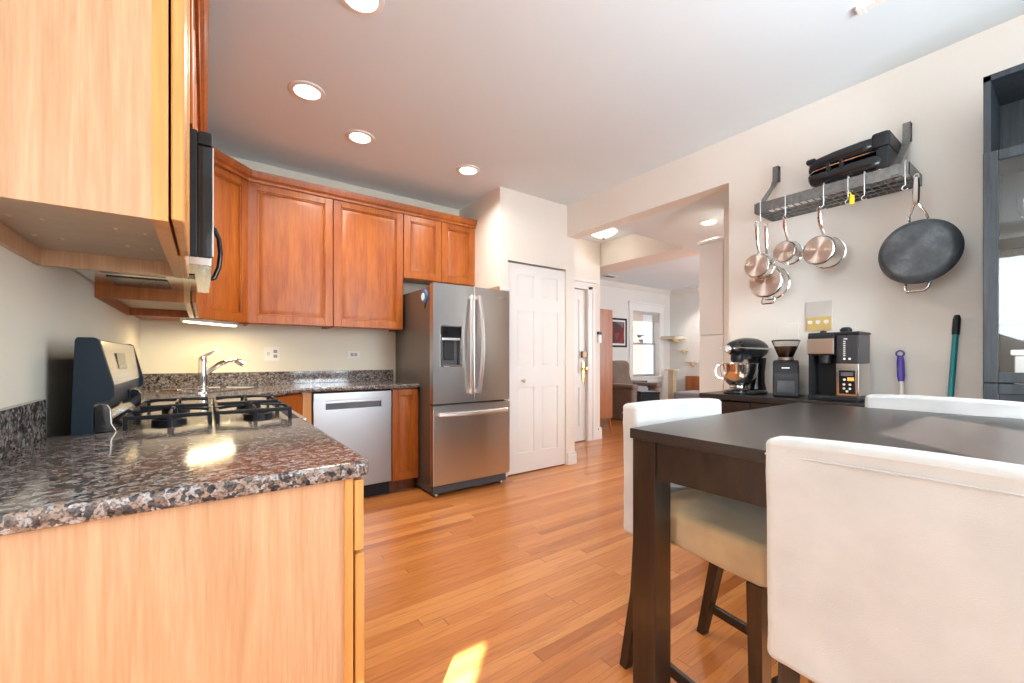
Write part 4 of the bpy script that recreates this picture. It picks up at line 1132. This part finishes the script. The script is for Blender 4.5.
mb = MB(Lm); mb.prism([(-0.16, 0.288), (0.145, 0.292), (0.145, 0.304), (-0.16, 0.300)], 'y', -0.0715, 0.0715, 0.003); mb.lathe([(0.024, 0), (0.026, 0.006), (0.018, 0.014), (0.001, 0.014)], 20, (0.155, 0, 0.292), Matrix.Rotation(R(90), 3, 'Y')); mb.build('trim_band', 'chrome', mx_, 'chrome band and attachment cap')
mb = MB(Lm); mb.lathe([(0.030, 0.205), (0.040, 0.222), (0.040, 0.250), (0.001, 0.250)], 24, (0.075, 0, 0)); mb.build('beater_hub', 'black', mx_)
bowl = MB(Lm); prof_b = [(0.001, 0.036), (0.05, 0.036), (0.054, 0.044), (0.048, 0.050), (0.075, 0.075), (0.098, 0.11), (0.108, 0.15), (0.112, 0.195), (0.115, 0.200), (0.109, 0.199), (0.105, 0.15), (0.095, 0.11), (0.07, 0.08), (0.001, 0.062)]
bowl.lathe(prof_b, 36, (0.065, 0, 0)); bo_ = bowl.build('bowl', 'polished', mx_)
mb = MB(Lm); mb.tube([(0.065 + 0.9 * q_, -0.44 * q_, z_) for q_, z_ in ((0.105, 0.185), (0.132, 0.187), (0.146, 0.168), (0.146, 0.128), (0.130, 0.105), (0.088, 0.098))], 0.007, 8); mb.build('bowl_handle', 'polished', bo_)
mb = MB(Lm); mb.lathe([(0.016, 0), (0.016, 0.012), (0.001, 0.013)], 14, (-0.12, -0.062, 0.27), Matrix.Rotation(R(90), 3, 'X')); mb.build('lock_knob', 'chrome', mx_)

# burr grinder
gr_ = thing('coffee_grinder', 'black burr coffee grinder with a hopper of beans', 'grinder', (2.86, 1.09, SB), R(200))
Lg = _T((2.86, 1.09, SB), R(200))   # +x front
mb = MB(Lg); mb.prism([(-0.085, 0.0), (0.075, 0.0), (0.08, 0.02), (0.068, 0.05), (0.066, 0.14), (0.045, 0.21), (0.01, 0.222), (-0.07, 0.222), (-0.085, 0.19)], 'y', -0.066, 0.066, 0.010); mb.build('body', 'black', gr_)
mb = MB(Lg); mb.prism([(0.066, 0.02), (0.083, 0.025), (0.080, 0.10), (0.066, 0.11)], 'y', -0.045, 0.045, 0.004); mb.build('grounds_bin', 'smoke', gr_, 'dark translucent grounds bin')
mb = MB(Lg)
for i in range(9): mb.box(-0.07, 0.035, 0.0645, 0.0685, 0.05 + i * 0.016, 0.057 + i * 0.016)
mb.build('vent_slats', 'gasket', gr_)
mb = MB(Lg); mb.lathe([(0.040, 0.222), (0.044, 0.236), (0.040, 0.238), (0.001, 0.238)], 28, (-0.01, 0, 0)); mb.build('collar', 'handle', gr_)
mb = MB(Lg); mb.lathe([(0.036, 0.239), (0.040, 0.250), (0.058, 0.29), (0.062, 0.305), (0.001, 0.308)], 28, (-0.01, 0, 0)); mb.build('beans', 'beans', gr_, 'dark roasted coffee beans')
mb = MB(Lg); mb.lathe([(0.0375, 0.239), (0.042, 0.250), (0.072, 0.328), (0.074, 0.335), (0.070, 0.335), (0.040, 0.252), (0.036, 0.239)], 32, (-0.01, 0, 0), cap=False); hp = mb.build('hopper', 'clear', gr_, 'clear plastic hopper')
mb = MB(Lg); mb.lathe([(0.001, 0.336), (0.075, 0.336), (0.076, 0.341), (0.070, 0.345), (0.001, 0.346)], 32, (-0.01, 0, 0)); mb.build('lid', 'smoke', gr_)
mb = MB(Lg); mb.box(0.052, 0.061, -0.02, 0.02, 0.172, 0.178); mb.build('badge', 'plate', gr_, 'small pale badge')

# coffee maker
cm = thing('coffee_maker', 'black and steel coffee maker with side water tank', 'coffee maker', (2.90, 0.83, SB), R(-3))
cx0, cx1, cy0, cy1 = 2.785, 2.985, 0.715, 0.945   # x front..back ; y right..left
mb = MB(); mb.box(cx0 - 0.02, cx1, cy0, cy1, SB, SB + 0.028, 0.006); mb.build('base', 'black', cm)
mb = MB(); mb.box(cx0 + 0.10, cx1, cy0 + 0.105, cy1, SB + 0.028, SB + 0.365, 0.004); mb.box(cx0 + 0.002, cx0 + 0.10, cy1 - 0.016, cy1, SB + 0.028, SB + 0.26); mb.build('back_housing', 'black', cm)
mb = MB(); mb.box(cx0 - 0.008, cx0 + 0.10, cy0 + 0.105, cy1 + 0.003, SB + 0.250, SB + 0.365, 0.006); mb.build('brew_head', 'black', cm)
mb = MB(); mb.box(cx0 - 0.013, cx0 - 0.006, cy0 + 0.108, cy1 + 0.004, SB + 0.258, SB + 0.342, 0.002); mb.build('brew_panel', 'steel', cm, 'brushed steel front panel')
mb = MB(); mb.lathe([(0.03, 0.205), (0.036, 0.25), (0.001, 0.25)], 20, (cx0 + 0.05, cy0 + 0.165, SB)); mb.build('spout', 'smoke', cm)
mb = MB(); mb.box(cx0, cx1, cy0, cy0 + 0.10, SB + 0.028, SB + 0.205, 0.004); mb.build('control_housing', 'polished', cm, 'brushed steel housing')
mb = MB(); mb.box(cx0 - 0.006, cx0 + 0.002, cy0 + 0.014, cy0 + 0.086, SB + 0.042, SB + 0.168, 0.002); cp = mb.build('control_panel', 'black_gloss', cm)
mb = MB(); mb.box(cx0 - 0.008, cx0 - 0.005, cy0 + 0.024, cy0 + 0.076, SB + 0.138, SB + 0.158); mb.build('display', 'ply', cp)
mb = MB(); mb.box(cx0 - 0.009, cx0 - 0.005, cy0 + 0.020, cy0 + 0.048, SB + 0.112, SB + 0.130, 0.001, 1); mb.build('button', 'led', cp, 'lit orange button')
for (a, b) in ((0.064, 0.118), (0.066, 0.092), (0.040, 0.092), (0.066, 0.070), (0.040, 0.070), (0.053, 0.056)):
    m_ = MB(); m_.lathe([(0.006, 0), (0.006, 0.003), (0.001, 0.003)], 12, (cx0 - 0.005, cy0 + a - 0.003, SB + b), Matrix.Rotation(R(-90), 3, 'Y')); m_.build('button', 'blind', cp, 'small grey button')
mb = MB(); mb.box(cx0 + 0.002, cx1, cy0 + 0.002, cy0 + 0.100, SB + 0.206, SB + 0.36, 0.005); mb.box(cx0 - 0.001, cx0 + 0.004, cy0 + 0.03, cy0 + 0.085, SB + 0.22, SB + 0.345); wt = mb.build('water_tank', 'smoke', cm, 'smoked water tank')
mb = MB()
for i in range(8): mb.box(cx0 - 0.0025, cx0, cy0 + 0.058, cy0 + 0.068, SB + 0.245 + i * 0.011, SB + 0.249 + i * 0.011)
mb.box(cx0 - 0.0025, cx0, cy0 + 0.050, cy0 + 0.066, SB + 0.335, SB + 0.339)
mb.lathe([(0.006, 0), (0.006, 0.002), (0.001, 0.002)], 12, (cx0, cy0 + 0.063, SB + 0.23), Matrix.Rotation(R(-90), 3, 'Y')); mb.lathe([(0.006, 0), (0.006, 0.002), (0.001, 0.002)], 12, (cx0, cy0 + 0.040, SB + 0.23), Matrix.Rotation(R(-90), 3, 'Y'))
mb.build('level_marks', 'plate', wt, 'white level marks')
mb = MB(); mb.box(cx0 - 0.004, cx1, cy0 - 0.002, cy1 + 0.002, SB + 0.360, SB + 0.376, 0.005); mb.build('lid', 'black', cm)
mb = MB(); mb.lathe([(0.026, 0.0), (0.028, 0.016), (0.018, 0.028), (0.001, 0.030)], 20, (cx0 + 0.07, cy0 + 0.075, SB + 0.375)); mb.build('lid_knob', 'black', cm)
mb = MB(); mb.lathe([(0.016, 0.0), (0.016, 0.012), (0.001, 0.016)], 18, (cx0 + 0.05, cy1 - 0.055, SB + 0.375)); mb.build('brew_knob', 'black', cm)

# plates on the wall
ic = thing('doorbell_intercom', 'old metal and yellow intercom panel on the wall behind the coffee maker', 'intercom', (3.09, 0.99, 1.39))
mb = MB(); mb.box(3.083, 3.0895, 0.922, 1.062, 1.30, 1.482, 0.002); mb.build('plate', plain('grey_metal_plate', (0.62, 0.61, 0.58), 0.4, 0.3), ic, 'grey metal upper plate')
mb = MB(); mb.box(3.077, 3.084, 0.926, 1.058, 1.30, 1.385, 0.002); mb.build('switch_plate', 'gold_panel', ic, 'yellowed lower plate')
for y in (1.035, 0.992, 0.95):
    m_ = MB(); m_.lathe([(0.012, 0), (0.012, 0.007), (0.001, 0.008)], 16, (3.077, y, 1.352), Matrix.Rotation(R(-90), 3, 'Y')); m_.build('button', 'plate', ic, 'round white button')
bp = MB(); bp.box(3.083, 3.0895, 1.10, 1.225, 1.235, 1.355, 0.003)
for z in (1.265, 1.325): bp.lathe([(0.004, 0), (0.004, 0.002), (0.001, 0.002)], 10, (3.083, 1.162, z), Matrix.Rotation(R(-90), 3, 'Y'))
tag(bp.build('blank_wall_plate', 'wall'), 'painted blank cover plate on the wall above the coffee grinder', 'wall plate')

# ------------------------------------------------------------------ pot rack
pr = thing('pot_rack', 'wall-mounted grey iron pot rack shelf with grid bottom', 'pot rack', (3.0, 0.86, 2.03))
rx0, rx1, py0, py1, rz0, rz1 = 2.822, 3.086, 0.525, 1.255, 2.045, 2.105
mb = MB()
for (a, b, c, d) in ((rx0, rx0 + 0.004, py0, py1), (rx1 - 0.004, rx1, py0, py1), (rx0, rx1, py0, py0 + 0.004), (rx0, rx1, py1 - 0.004, py1)): mb.box(a, b, c, d, rz0, rz1)
for (y, x) in ((0.575, rx0 - 0.001), (1.165, rx0 - 0.001)): mb.lathe([(0.008, 0), (0.008, 0.004), (0.001, 0.005)], 12, (x, y, 2.077), Matrix.Rotation(R(-90), 3, 'Y'))
mb.build('frame', 'iron', pr)
mb = MB()
n = 21
for i in range(1, n): 
    y = py0 + (py1 - py0) * i / n
    mb.tube([(rx0 + 0.003, y, rz0 + 0.004), (rx1 - 0.003, y, rz0 + 0.004)], 0.003, 6)
for x in (rx0 + 0.07, rx0 + 0.135, rx0 + 0.2): mb.box(x - 0.008, x + 0.008, py0 + 0.003, py1 - 0.003, rz0, rz0 + 0.003)
mb.build('grid', 'iron', pr)
for y in (0.580, 1.225):
    m_ = MB(); w_ = 0.016
    pts = [(3.084, 2.395), (3.052, 2.395), (3.052, 2.375), (3.048, 2.31), (3.02, 2.26), (2.86, 2.115), (2.818, 2.105), (2.818, 2.055)]
    for (a, b) in zip(pts[:-1], pts[1:]):
        a_, b_ = Vector((a[0], 0, a[1])), Vector((b[0], 0, b[1])); t = (b_ - a_).normalized(); nn = Vector((-t.z, 0, t.x)) * 0.0025
        vs = [a_ + nn, b_ + nn, b_ - nn, a_ - nn]
        m_.add([Vector((p.x, y - w_, p.z)) for p in vs] + [Vector((p.x, y + w_, p.z)) for p in vs], [(0, 1, 2, 3), (7, 6, 5, 4), (0, 4, 5, 1), (1, 5, 6, 2), (2, 6, 7, 3), (3, 7, 4, 0)])
    m_.box(3.048, 3.0885, y - w_, y + w_, 2.345, 2.393) if False else None
    m_.box(3.085, 3.0895, y - w_, y + w_, 2.30, 2.40)
    m_.box(3.05, 3.088, y - w_, y + w_, 2.392, 2.397)
    m_.lathe([(0.009, 0), (0.009, 0.004), (0.001, 0.005)], 12, (3.050, y, 2.35), Matrix.Rotation(R(-90), 3, 'Y'))
    m_.build('bracket', 'iron', pr)

def hook(y, x=2.820, name='pot_hook', label='', drop=0.075):
    m_ = MB()
    zt = rz1 + 0.006
    pts = [(x + 0.014, y, zt - 0.02), (x + 0.012, y, zt), (x - 0.004, y, zt + 0.003), (x - 0.010, y, zt - 0.01), (x - 0.010, y, rz0 - 0.02), (x - 0.006, y, rz0 - drop + 0.02)]
    for i in range(7):
        a = R(90 - i * 40); pts.append((x - 0.008, y + 0.012 * math.cos(a) - 0.0, rz0 - drop + 0.006 + 0.012 * math.sin(a)))
    m_.tube(pts, 0.0026, 7)
    return tag(m_.build(name, 'handle', at=(x, y, rz1)), label, 'hook', 'steel hooks on the pot rack')
for y, lab in ((1.214, 'steel hook at the left end of the pot rack holding two pots'), (1.074, 'steel hook on the pot rack holding the smallest saucepan'), (0.881, 'steel hook on the pot rack holding the copper-toned saucepan'), (0.70, 'empty steel hook on the rack below the contact grill, nearer the right end'), (0.77, 'steel hook on the rack carrying the yellow tag'), (0.540, 'steel hook at the right end of the pot rack holding the big pan')):
    hook(y, label=lab)
yt = MB(); yt.box(2.805, 2.817, 0.741, 0.763, 1.955, 2.005, 0.004); yt.tube([(2.811, 0.752, 2.0), (2.811, 0.760, 2.018), (2.811, 0.770, 2.028)], 0.003, 6)
tag(yt.build('yellow_tag', 'yellow'), 'small yellow plastic tool hanging from the pot rack', 'utensil')

def saucepan(name, cx, cy, cz, r, dep, ztop, label, group, rz=0.0, helper=False, tilt=0.0):
    """hung by its handle, base facing the room (-x)"""
    t = thing(name, label, 'pot', (cx, cy, cz), rz, group)
    L = _T((cx, cy, cz), rz) @ Matrix.Rotation(tilt, 4, 'Y')
    q3 = Matrix.Rotation(R(90), 3, 'Y')     # local z -> +x (base at x=0, mouth towards the wall)
    m_ = MB(L); m_.lathe([(r * 0.90, 0.004), (r * 0.95, 0.008), (r, 0.02), (r, dep - 0.004), (r + 0.005, dep), (r - 0.001, dep), (r - 0.003, dep - 0.006), (r - 0.003, 0.012), (0.001, 0.010)], 44, (0, 0, 0), q3, cap=False); m_.build('pan_body', 'polished', t)
    m_ = MB(L); m_.lathe([(0.001, 0.0), (r * 0.86, 0.0), (r * 0.90, 0.004), (r * 0.90, 0.0095), (0.001, 0.0095)], 44, (0, 0, 0), q3); m_.build('pan_base', 'copper', t, 'brushed base disc with warm tint')
    zt = (ztop - cz)
    m_ = MB(L)
    rings = []
    pts = [(dep * 0.72, r * 0.96, 0.010, 0.004), (dep * 0.55, r + 0.02, 0.007, 0.004), (dep * 0.25, r + 0.06, 0.008, 0.0045), (dep * 0.15, zt - 0.05, 0.011, 0.006), (dep * 0.12, zt - 0.005, 0.009, 0.004)]
    for x, z, w, d in pts:
        rings.append([Vector((x + d * sx_, w * sy_, z)) for sx_, sy_ in ((-1, -.6), (-1, .6), (-.3, 1), (.3, 1), (1, .6), (1, -.6), (.3, -1), (-.3, -1))])
    m_.loft(rings)
    ring = [(dep * 0.12, 0.010 * math.cos(2 * math.pi * k / 12), zt + 0.004 + 0.012 * math.sin(2 * math.pi * k / 12)) for k in range(12)]
    m_.tube(ring, 0.003, 6, True)
    m_.build('handle', 'polished', t)
    if helper:
        m_ = MB(L); m_.tube([(dep * .6, -0.035, -r * .95), (dep * .5, -0.038, -r - 0.02), (dep * .45, -0.03, -r - 0.032), (dep * .45, 0.03, -r - 0.032), (dep * .5, 0.038, -r - 0.02), (dep * .6, 0.035, -r * .95)], 0.005, 8); m_.build('loop_handle', 'polished', t)
    return t
GP = 'steel pans hanging from the pot rack'
saucepan('saucepan', 2.850, 1.205, 1.612, 0.104, 0.10, 1.965, 'larger hanging saucepan with loop handle behind the small front one', GP, R(2), True)
saucepan('saucepan', 2.770, 1.222, 1.706, 0.078, 0.070, 1.962, 'hanging saucepan at far left of rack, in front of a larger pot', GP, R(2))
saucepan('saucepan', 2.785, 1.074, 1.765, 0.066, 0.085, 1.962, 'smallest hanging saucepan, between the left pots and larger saucepan', GP, R(-4))
saucepan('saucepan', 2.770, 0.895, 1.733, 0.084, 0.125, 1.962, 'deep hanging saucepan with coppery base at rack middle', GP, R(-4))

fp = thing('frying_pan', 'large black oval-looking frying pan hanging at the rack right end', 'pan', (2.80, 0.50, 1.70), 0, GP)
pc = (2.815, 0.505, 1.660)
Lp = _T(pc, R(-6)) @ Matrix.Rotation(R(3), 4, 'Y')
q3 = Matrix.Rotation(R(90), 3, 'Y')
mb = MB(Lp); mb.lathe([(0.001, 0.0), (0.12, 0.0), (0.136, 0.006), (0.154, 0.03), (0.160, 0.05), (0.157, 0.052), (0.146, 0.03), (0.128, 0.012), (0.001, 0.008)], 52, (0, 0, 0), q3); mb.build('pan_body', 'pan', fp, 'worn dark base')
mb = MB(Lp)
for sy in (-1, 1): mb.tube([(0.044, sy * 0.035, 0.157), (0.025, sy * 0.03, 0.18), (0.012, sy * 0.014, 0.215), (0.006, sy * 0.006, 0.235)], 0.005, 8)
mb.loft([[Vector((0.004 + d * a, w * b, z)) for a, b in ((-1, -.6), (-1, .6), (0, 1), (1, .6), (1, -.6), (0, -1))] for z, w, d in ((0.225, 0.010, 0.006), (0.25, 0.014, 0.008), (0.32, 0.014, 0.009), (0.362, 0.010, 0.006))])
mb.tube([(0.004, 0.010 * math.cos(2 * math.pi * k / 12), 0.365 + 0.014 * math.sin(2 * math.pi * k / 12)) for k in range(12)], 0.003, 6, True)
mb.build('handle', 'polished', fp, 'polished steel handle')
mb = MB(Lp); mb.tube([(0.044, -0.045, -0.157), (0.03, -0.042, -0.185), (0.022, -0.034, -0.20), (0.022, 0.034, -0.20), (0.03, 0.042, -0.185), (0.044, 0.045, -0.157)], 0.007, 10); mb.build('loop_handle', 'polished', fp, 'polished loop handle')

# contact grill on the rack
cg = thing('waffle_maker', 'black electric contact grill lying on top of the pot rack', 'waffle maker', (2.95, 0.80, rz1))
gx0, gx1 = 2.835, 3.065
def ell(y, w, z0, z1, n=20):
    zc, hz = (z0 + z1) / 2, (z1 - z0) / 2
    return [Vector(((gx0 + gx1) / 2 + w * math.copysign(abs(math.cos(2 * math.pi * k / n)) ** 0.5, math.cos(2 * math.pi * k / n)), y, zc + hz * math.copysign(abs(math.sin(2 * math.pi * k / n)) ** 0.6, math.sin(2 * math.pi * k / n)))) for k in range(n)]
mb = MB(); mb.loft([ell(0.975, 0.085, 2.155, 2.204), ell(0.964, 0.10, 2.136, 2.205), ell(0.94, 0.105, 2.126, 2.204), ell(0.90, 0.115, 2.117, 2.206), ell(0.80, 0.118, 2.114, 2.208), ell(0.68, 0.118, 2.114, 2.210), ell(0.635, 0.11, 2.114, 2.210), ell(0.62, 0.09, 2.125, 2.205)]); mb.build('lower_shell', 'black_gloss', cg)
mb = MB(); mb.loft([ell(0.972, 0.085, 2.206, 2.252), ell(0.960, 0.10, 2.206, 2.270), ell(0.92, 0.114, 2.208, 2.286), ell(0.84, 0.118, 2.214, 2.296), ell(0.72, 0.118, 2.216, 2.304), ell(0.655, 0.11, 2.218, 2.304), ell(0.635, 0.10, 2.22, 2.298)]); mb.build('lid', 'black_gloss', cg)
mb = MB(); mb.loft([ell(0.975, 0.07, 2.200, 2.214), ell(0.94, 0.108, 2.201, 2.215), ell(0.86, 0.121, 2.203, 2.217), ell(0.70, 0.121, 2.206, 2.220), ell(0.64, 0.112, 2.207, 2.221)]); mb.build('rim', 'chrome', cg, 'bright rim between the plates')
for y in (0.80, 0.86):
    mb = MB(); mb.box(gx0 - 0.006, gx0 + 0.03, y, y + 0.015, 2.168, 2.228, 0.004); mb.build('latch', 'black', cg)
mb = MB(); mb.box(gx0 - 0.006, gx1, 0.600, 0.680, 2.225, 2.308, 0.018); mb.box(gx0 + 0.005, gx1 - 0.01, 0.606, 0.66, 2.112, 2.23, 0.010); mb.build('hinge_block', 'black', cg)
mb = MB(); mb.soft(gx0 + 0.02, gx1 - 0.07, 0.935, 0.985, 2.262, 2.292, 0.012, 4); mb.build('handle', 'black', cg)
mb = MB()
for (x, y) in ((gx0 + 0.02, 0.645), (gx1 - 0.03, 0.645), (gx0 + 0.035, 0.905), (gx1 - 0.04, 0.905)): mb.lathe([(0.012, rz1), (0.012, rz1 + 0.012), (0.001, rz1 + 0.013)], 12, (x, y, 0))
mb.build('feet', 'plate', cg, 'small white feet')

# brooms leaning on the wall
pm = thing('mop', 'white mop pole with purple handle leaning on the wall', 'mop', (2.95, 0.62, 0))
A, B = Vector((2.93, 0.545, 0.02)), Vector((3.05, 0.606, 1.17))
mb = MB(); mb.tube([A, A.lerp(B, 0.88)], 0.011, 10); mb.build('pole', 'plate', pm, 'white pole')
mb = MB(); mb.tube([A.lerp(B, 0.855), A.lerp(B, 0.88), A.lerp(B, 0.95), A.lerp(B, 0.975)], [0.012, 0.017, 0.016, 0.012], 12); mb.build('grip', 'purple', pm)
mb = MB(); c = A.lerp(B, 0.985); mb.tube([c + Vector((0, 0.016 * math.cos(2 * math.pi * k / 14), 0.016 * math.sin(2 * math.pi * k / 14))) for k in range(14)], 0.0045, 7, True); mb.build('hanging_ring', 'purple', pm)
mb = MB(); mb.box(2.88, 2.98, 0.54, 0.63, 0.0, 0.03, 0.008); mb.build('mop_head', 'plate', pm)
tb = thing('broom', 'teal broom pole with black grip leaning on the wall', 'broom', (2.9, 0.41, 0))
A, B = Vector((2.86, 0.435, 0.10)), Vector((3.06, 0.392, 1.345))
mb = MB(); mb.tube([A, A.lerp(B, 0.93)], 0.012, 12); mb.build('pole', 'teal', tb)
mb = MB(); mb.tube([A.lerp(B, 0.92), A.lerp(B, 0.94), A.lerp(B, 0.985), B], [0.014, 0.015, 0.015, 0.010], 12); mb.build('grip', 'black', tb)
mb = MB(); mb.prism([(0.33, 0.0), (0.53, 0.0), (0.50, 0.11), (0.36, 0.11)], 'x', 2.82, 2.89, 0.004); mb.build('bristles', 'teal', tb)

# ------------------------------------------------------------------ tall dark cabinet on the right
hc = thing('display_cabinet', 'tall charcoal display cabinet with glass door at right edge', 'cabinet', (2.9, -0.2, 0))
hx0, hx1, hy0, hy1, hz = 2.735, 3.064, -0.60, 0.272, 2.350
zs = 2.015
mb = MB()
mb.box(hx0, hx1, hy1 - 0.022, hy1, 0, hz); mb.box(hx0, hx1, hy0, hy0 + 0.022, 0, hz); mb.box(hx0, hx1, hy0, hy1, hz - 0.025, hz); mb.box(hx0, hx1, hy0 + .022, hy1 - .022, zs - 0.02, zs); mb.box(hx1 - 0.012, hx1, hy0 + .022, hy1 - .022, 0, hz - .025); mb.box(hx0, hx1, hy0 + .022, hy1 - .022, 0.0, 0.08)
mb.box(hx0 + 0.03, hx1 - .012, hy0 + .022, hy1 - .022, 0.93, 0.95)
mb.build('carcass', 'charcoal', hc, smooth=False)
mb = MB()
for z in (1.28, 1.64): mb.box(hx0 + 0.03, hx1 - .014, hy0 + .023, hy1 - .023, z, z + 0.018)
mb.build('shelf', 'charcoal', hc)
def gdoor(y0, y1, z0, z1, glass):
    m_ = MB(); f_ = 0.044; xa, xb = hx0 - 0.021, hx0 - 0.001
    m_.box(xa, xb, y0, y0 + f_, z0, z1, 0.002, 1); m_.box(xa, xb, y1 - f_, y1, z0, z1, 0.002, 1); m_.box(xa, xb, y0 + f_, y1 - f_, z0, z0 + f_, 0.002, 1); m_.box(xa, xb, y0 + f_, y1 - f_, z1 - f_, z1, 0.002, 1)
    if not glass: m_.box(xa + 0.008, xb - 0.003, y0 + f_ - .002, y1 - f_ + .002, z0 + f_ - .002, z1 - f_ + .002)
    o = m_.build('door', 'charcoal', hc)
    if glass:
        m_ = MB(); m_.box(xa + 0.008, xa + 0.012, y0 + f_ - .002, y1 - f_ + .002, z0 + f_ - .002, z1 - f_ + .002); m_.build('pane', 'glass', o, 'clear glass pane')
gdoor(-0.168, hy1 - 0.001, 1.025, zs - 0.004, True); gdoor(hy0, -0.172, 1.025, zs - 0.004, True)
gdoor(-0.168, hy1 - 0.001, 0.085, 1.021, False); gdoor(hy0, -0.172, 0.085, 1.021, False)
def goblet(x, y, z, label):
    m_ = MB(); m_.lathe([(0.034, 0), (0.034, 0.003), (0.004, 0.008), (0.004, 0.07), (0.02, 0.085), (0.036, 0.12), (0.034, 0.17), (0.033, 0.17), (0.034, 0.12), (0.018, 0.088), (0.001, 0.082)], 24, (x, y, z)); return tag(m_.build('wine_glass', 'clear', at=(x, y, z)), label, 'glass', 'glasses in the display cabinet')
goblet(2.88, 0.155, 1.659, 'stemmed glass on the display cabinet upper shelf, nearest the door stile')
goblet(2.90, 0.05, 1.659, 'stemmed glass on the display cabinet upper shelf, further right')
cb = thing('storage_carton', 'clear white plastic box on the lowest shelf of the display cabinet', 'box', (2.9, 0.05, 0.95))
mb = MB(); mb.box(2.80, 3.02, -0.10, 0.19, 0.951, 1.14, 0.008); mb.build('box_body', 'blind', cb)
mb = MB(); mb.box(2.79, 3.03, -0.11, 0.20, 1.14, 1.165, 0.006); mb.build('lid', 'plate', cb)

# ------------------------------------------------------------------ dining table and chairs
tx0, tx1, ty0, ty1, tz = 1.058, 2.335, -0.42, 0.835, 0.914
tb_ = thing('dining_table', 'square black-brown counter-height dining table', 'table', (1.7, 0.2, 0))
mb = MB(); mb.box(tx0, tx1, ty0, ty1, tz - 0.031, tz, 0.002); mb.build('table_top', 'espresso_top', tb_)
mb = MB()
a_ = 0.016
mb.box(tx0 + a_, tx0 + a_ + 0.022, ty0 + 0.08, ty1 - 0.08, tz - 0.140, tz - 0.031); mb.box(tx1 - a_ - 0.022, tx1 - a_, ty0 + 0.08, ty1 - 0.08, tz - 0.140, tz - 0.031)
mb.box(tx0 + 0.08, tx1 - 0.08, ty0 + a_, ty0 + a_ + 0.022, tz - 0.140, tz - 0.031); mb.box(tx0 + 0.08, tx1 - 0.08, ty1 - a_ - 0.022, ty1 - a_, tz - 0.140, tz - 0.031)
mb.build('apron', 'espresso', tb_)
for x in (tx0 + 0.006, tx1 - 0.086):
    for y in (ty0 + 0.006, ty1 - 0.086):
        m_ = MB(); m_.box(x, x + 0.08, y, y + 0.08, 0, tz - 0.031, 0.003); m_.build('leg', 'espresso_leg', tb_)
G_CH = 'linen-covered bar chairs around the dining table'
def bar_chair(label, loc, rz):
    """local +y = front; origin on the floor under the seat centre"""
    t = thing('bar_chair', label, 'chair', loc, rz, G_CH)
    L = _T(loc, rz)
    W_ = 0.228
    m_ = MB(L)
    def seat_f(p):
        k_ = max(0, 1 - (p.x / W_) ** 2) * max(0, 1 - ((p.y - 0.02) / 0.25) ** 2)
        return p + Vector((0, 0, 0.018 * k_ * (1 if p.z > 0.6 else 0))) + Vector((0, 0, 0.003 * noise.noise(p * 9)))
    m_.soft(-W_, W_, -0.19, 0.245, 0.535, 0.645, 0.024, 10, seat_f); m_.build('seat', 'suede', t, 'beige suede seat cushion')
    def back_f(p):
        s = max(0.0, p.z - 0.55)
        wr = 0.004 * noise.noise(Vector((p.x * 6, p.y * 3, p.z * 9))) + 0.0025 * noise.noise(Vector((p.x * 16, 3, p.z * 22)))
        hem = max(0.0, 0.62 - p.z)
        fl = 1 + hem * 0.10
        # gathers near the lower hem
        g = 0.006 * math.sin(p.x * 34 + p.z * 18) * min(1, hem * 6) * (1 if abs(p.y + 0.235) > 0.02 else 0)
        q_ = Vector((p.x * fl, p.y - s * 0.03 + wr + g, p.z))
        # soft tuck of the seam below the top edge
        if 0.913 < p.z < 0.948: q_.y += 0.002 * (1 if p.y > -0.235 else -1) * -1
        q_.z += 0.006 * (1 - (p.x / W_) ** 2) * (1 if p.z > 0.85 else 0) + 0.012 * noise.noise(Vector((p.x * 5, p.y * 2, 4))) * min(1, hem * 8)
        return q_
    m_ = MB(L); m_.soft(-W_ - 0.006, W_ + 0.006, -0.270, -0.195, 0.500, 0.965, 0.018, 16, back_f); bk = m_.build('backrest', 'linen', t, 'white linen slipcovered back')
    # top seam piping
    m_ = MB(L)
    s0 = 0.952 - 0.028 - 0.55
    def yb_(z): s = z - 0.55; return -s * 0.03
    zt = 0.931
    pts = [(-W_ - 0.0045, -0.262 + yb_(zt), zt), (-W_ * 0.5, -0.2695 + yb_(zt), zt + .004), (0, -0.2695 + yb_(zt), zt + .005), (W_ * 0.5, -0.2695 + yb_(zt), zt + .004), (W_ + 0.0045, -0.262 + yb_(zt), zt)]
    m_.tube(pts, 0.0022, 6); m_.build('seam', 'linen', bk)
    for sx_ in (-1, 1):
        x = sx_ * (W_ - 0.022)
        m_ = MB(L); m_.loft([[Vector((x + a * w, 0.215 + b * w + dy, z)) for a, b in ((-1, -1), (1, -1), (1, 1), (-1, 1))] for z, w, dy in ((0.54, 0.021, 0), (0.0, 0.016, 0.006))]); m_.build('leg', 'espresso_leg', t)
        m_ = MB(L); m_.loft([[Vector((x + a * w, -0.20 + b * w + dy, z)) for a, b in ((-1, -1), (1, -1), (1, 1), (-1, 1))] for z, w, dy in ((0.54, 0.021, 0), (0.30, 0.020, -0.020), (0.0, 0.016, -0.085))]); m_.build('leg', 'espresso_leg', t)
        m_ = MB(L); m_.box(x - 0.009, x + 0.009, -0.235, 0.215, 0.105, 0.14, 0.002, 1); m_.build('stretcher', 'espresso_leg', t)
    m_ = MB(L); m_.box(-W_ + 0.022, W_ - 0.022, 0.205, 0.225, 0.225, 0.262, 0.002, 1); m_.build('footrest', 'espresso_leg', t)
    return t
bar_chair('white linen bar chair nearest the camera, seen from behind at lower right', (1.215, 0.165, 0), R(-90))
bar_chair('white linen bar chair with beige seat tucked under the table, left of table leg', (1.408, 0.690, 0), R(180 - 9))
bar_chair('white linen bar chair on the far side of table, before the wall', (2.19, 0.355, 0), R(92))
